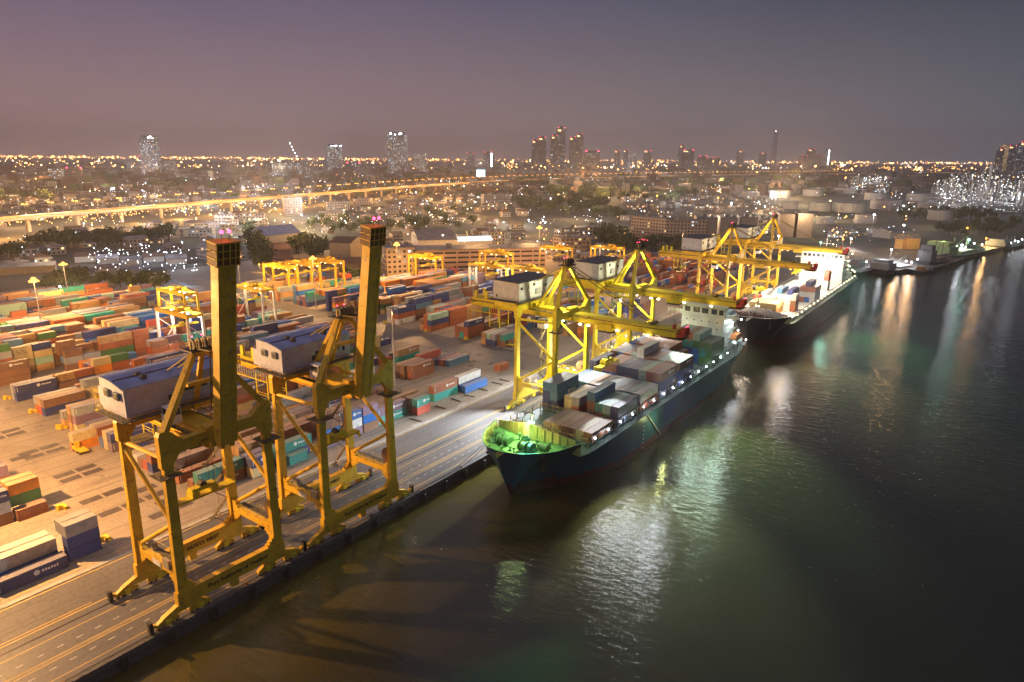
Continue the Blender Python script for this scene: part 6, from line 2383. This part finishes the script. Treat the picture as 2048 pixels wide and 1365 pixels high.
for px, py, pw, cl in ((1795, 505, 6000, SODIUM), (1825, 505, 6000, SODIUM), (1690, 482, 4000, WHITE), (1300, 470, 5000, WARM), (1155, 470, 3500, WARM), (560, 470, 9000, WARM), (680, 500, 9000, SODIUM), (590, 515, 6000, SODIUM), (950, 520, 42000, SODIUM), (1060, 520, 26000, SODIUM),
                       (850, 470, 9000, SODIUM), (300, 530, 5000, (.6, .75, 1)), (220, 530, 5000, (.7, .8, 1)), (370, 535, 5000, (.6, .75, 1)), (100, 540, 8000, WARM), (1500, 470, 5000, WARM), (1600, 478, 6000, WARM), (1350, 470, 6000, WARM),
                       (1420, 478, 6000, WARM), (1560, 410, 16000, WARM), (1700, 405, 16000, WHITE), (1800, 410, 12000, WHITE), (1860, 455, 9000, WARM), (1650, 440, 12000, WARM), (1200, 440, 5000, WHITE), (900, 450, 9000, WARM), (700, 440, 9000, WARM)):
    p = G(px, py)
    lamp('lamp_light', (p.x, p.y, 26), pw * 3, cl, 1.5)

# pools of street light in the town
rr3 = random.Random(5)
for i in range(84):
    px, py = rr3.uniform(0, 1650), 350 + 135 * rr3.random()
    if px > 1240 and py > 470:
        continue
    p = G(px, py)
    if p.x > -470 and p.y < 360:
        continue
    k = p.length / 900
    lamp('lamp_light', (p.x, p.y, 16 + 8 * k), 75000 * max(.5, k) ** 1.5, rr3.choice((SODIUM, SODIUM, (1, .62, .28), WARM, (.9, .92, 1))), 1.5)

# ================================================================== CITY LIGHTS (uncountable points)
cl = MB()
cols = [(1, .44, .10), (1, .64, .32), (.9, .92, 1), (.75, .85, 1), (1, .25, .12), (.5, 1, .8)]
clus = []
for i in range(210):
    px = rr.uniform(-20, 2068)
    py = 326 + 170 * rr.random() ** 2.1
    clus.append((px, py, rr.uniform(8, 55), rr.uniform(1.0, 2 + (py - 320) * .07), rr.choice((0, 0, 0, 1, 1, 2, 3)) if py < 395 else rr.choice((0, 1, 1, 2, 3))))
for i in range(4000):
    u = rr.random()
    px = rr.uniform(-20, 2068)
    if u < .30:                       # horizon band, densest at the left
        if px > 900 and rr.random() < .6:
            continue
        py = 315 + (px / 2048) * 12 + abs(rr.gauss(0, 2.4))
        ci = rr.choice((0, 0, 0, 0, 1))
        if px < 520:
            py -= 1.0
    elif u < .86:
        q = rr.choice(clus)
        px, py = rr.gauss(q[0], q[2]), rr.gauss(q[1], q[3])
        ci = q[4] if rr.random() < .8 else rr.choice((0, 1, 2, 3, 4, 5))
    else:
        py = rr.uniform(330, 500 if px < 1650 else 470)
        if rr.random() < .5:
            continue
        ci = rr.choice((0, 1, 2, 3, 3))
    if py < 314 + px * .006 or py > 540:
        continue
    if px > 1830 and py > 380:
        continue
    p = G(px, py)
    if p.x > -470 and p.y < 345:
        continue
    s = (p - Vector((0, 0, CAM_H))).dot(FW) / FPX
    r_ = s * (.42 + 1.25 * rr.random() ** 4)
    far_ = py < 345 and ci < 2
    cl.octa((p.x, p.y, rr.uniform(8, 30) if far_ else rr.uniform(5, 12)), min(r_, 14) * (1.25 if far_ else 1), ci + 6 if far_ else ci)
for i in range(620):                  # orange bands of the far port roads on the right, cold compound at left, street under the expressway
    k = i % 3
    if k == 0:
        px, py, ci = rr.uniform(1640, 1920), 334 + rr.random() * 11 + (0 if rr.random() < .7 else -13), 0
    elif k == 1:
        px, py, ci = rr.uniform(180, 400), rr.uniform(505, 568), rr.choice((3, 3, 2))
        if rr.random() < .55:
            continue
    else:
        px = rr.uniform(0, 640)
        py = 460 - px * .085 + rr.gauss(0, 7)
        ci = 0
    p = G(px, py)
    s = (p - Vector((0, 0, CAM_H))).dot(FW) / FPX
    cl.octa((p.x, p.y, rr.uniform(5, 9)), s * rr.uniform(.5, 1.2), ci)
o = cl.build('city_lights', [glow('city_lamp_%d' % i, c, (7, 7, 9, 9, 6, 7)[i]) for i, c in enumerate(cols)] + [glow('horizon_amber', (1, .42, .10), 22), glow('horizon_warm', (1, .6, .28), 18)])
tag(o, 'countless street and window lights of the city spread to the horizon', 'city lights', kind='stuff')

# ================================================================== YARD DETAILS
def tractor(x, y, rz, col, label, trailer=None):
    root = empty('yard_tractor', (x, y, .03), rz)
    b = MB().bx(-1.2, 1.2, 0, 5.2, .7, 1.05).bx(-1.15, .2, 3.3, 5.0, 1.05, 2.9)
    b.build('body', mat('tractor_' + col, CC.get(col, (.7, .6, .1)) if col != 'yellow' else (.7, .45, .03)), root)
    MB().bx(-1.18, .23, 3.6, 4.9, 1.9, 2.6).build('window', GLASS, root)
    w_ = MB()
    for yy in (.9, 2.0, 4.4):
        for sx in (-1, 1):
            w_.tube((sx * .8, yy, .5), (sx * 1.2, yy, .5), .5, 10)
    w_.build('wheel', RUBBER, root)
    if trailer:
        t_ = MB().bx(-1.2, 1.2, -12.6, .8, 1.1, 1.3)
        for yy in (-11.5, -10.3):
            for sx in (-1, 1):
                t_.tube((sx * .7, yy, .5), (sx * 1.2, yy, .5), .5, 10)
        t_.build('trailer', DARK, root)
    tag(root, label, 'truck')
    return root


tractor(-196.5, 71.5, R(90), 'yellow', 'small yellow yard tractor beside the orange box in the open yard')
stack(-201.5, 70.4, 6.06, ['orange', 'cream'], 'orange box in the open yard by the nearest crane')
b_ = BOXES[-2:]
for b in b_:
    me, dm, mk_ = CM[6.06]
    o = inst('container', me, (b['x'], b['y'], b['z']), color=CC[b['col']])
    inst('door', dm, parent=o, color=CC[b['col']])
    tag(o, 'short %s container, %s two standing alone in the open yard' % (WORD[b['col']], 'lower of' if b['i'] == 0 else 'upper of'), 'container', YARD_GROUP)
tractor(-136.0 + 6, 210, 0, 'yellow', 'yard tractor with empty trailer on the quay road under the third crane', True)
tractor(-130.5, 96, 0, 'cream', 'yard tractor with empty trailer between the legs of the second raised crane', True)
tractor(-130.5, 34, 0, 'white', 'white yard tractor with trailer on the quay road at lower left', True) if 0 else None
tractor(-167, 232, R(90), 'yellow', 'yellow yard tractor crossing behind the third crane')
tractor(-131, 262, 0, 'white', 'yard tractor on the quay road left of the wheelhouse', True)
gb = MB().tube((0, 0, 0), (0, 0, 1.3), .55, 10).bx(-1.2, 1.2, .8, 1.5, 0, .8)
gbm = gb.mesh('guard', mat('guard_yellow', (.72, .48, .03)))
for x, y in ((-243.5, 75.2), (-221.6, 75.2), (-264.5, 75.2), (-168.5, 54), (-146.5, 53.6), (-222.5, 74.8), (-243.8, 229), (-192, 229.0), (-216, 228.8)):
    o = inst('guard_post', gbm, (x, y, .03))
    tag(o, 'yellow guard post with concrete foot at the end of a container block', 'guard post', 'yellow guard posts at the block ends')
# foot planks and sleepers between the containers at the kerb
pl = MB().bx(-2.2, 2.2, -.22, .22, 0, .25).mesh('sleeper', mat('sleeper_dark', (.07, .06, .05), rough=.9))
for x, y in ((-143, 157.5), (-143.5, 166), (-143, 188.5), (-142.8, 180), (-142.6, 172), (-141.6, 144.5), (-143, 193)):
    o = inst('sleeper', pl, (x, y, .02), R(rnd.uniform(-12, 12)))
    tag(o, 'dark timber sleeper lying on the ground by the kerb side containers', 'sleeper', 'timber sleepers lying by the kerb')
# rear wall of the yard
b = MB().bx(-454, -453.6, 60, 200, 0, 2.6)
o = b.build('yard_fence', KERBM)
tag(o, 'pale concrete fence along the left rear of the yard', 'fence')
b = MB().bx(-420, -330, 352, 352.4, 0, 2.6)
o = b.build('yard_fence', KERBM)
tag(o, 'pale concrete fence before the long dark roofed warehouse', 'fence')

# ================================================================== HAZE
hm = bpy.data.materials.new('night_haze')
hm.use_nodes = True
t = NT(hm.node_tree)
pv_ = t.n('ShaderNodeVolumePrincipled', ins={'Color': (.98, .90, .88, 1), 'Density': .0001, 'Anisotropy': .3})
t.n('ShaderNodeOutputMaterial', ins={1: pv_.outputs[0]})
hz = MB().bx(-15600, 14100, -1600, 14600, -7, 520).build('haze', hm)
tag(hz, 'thin night haze lying over the port and city', 'haze', kind='stuff')
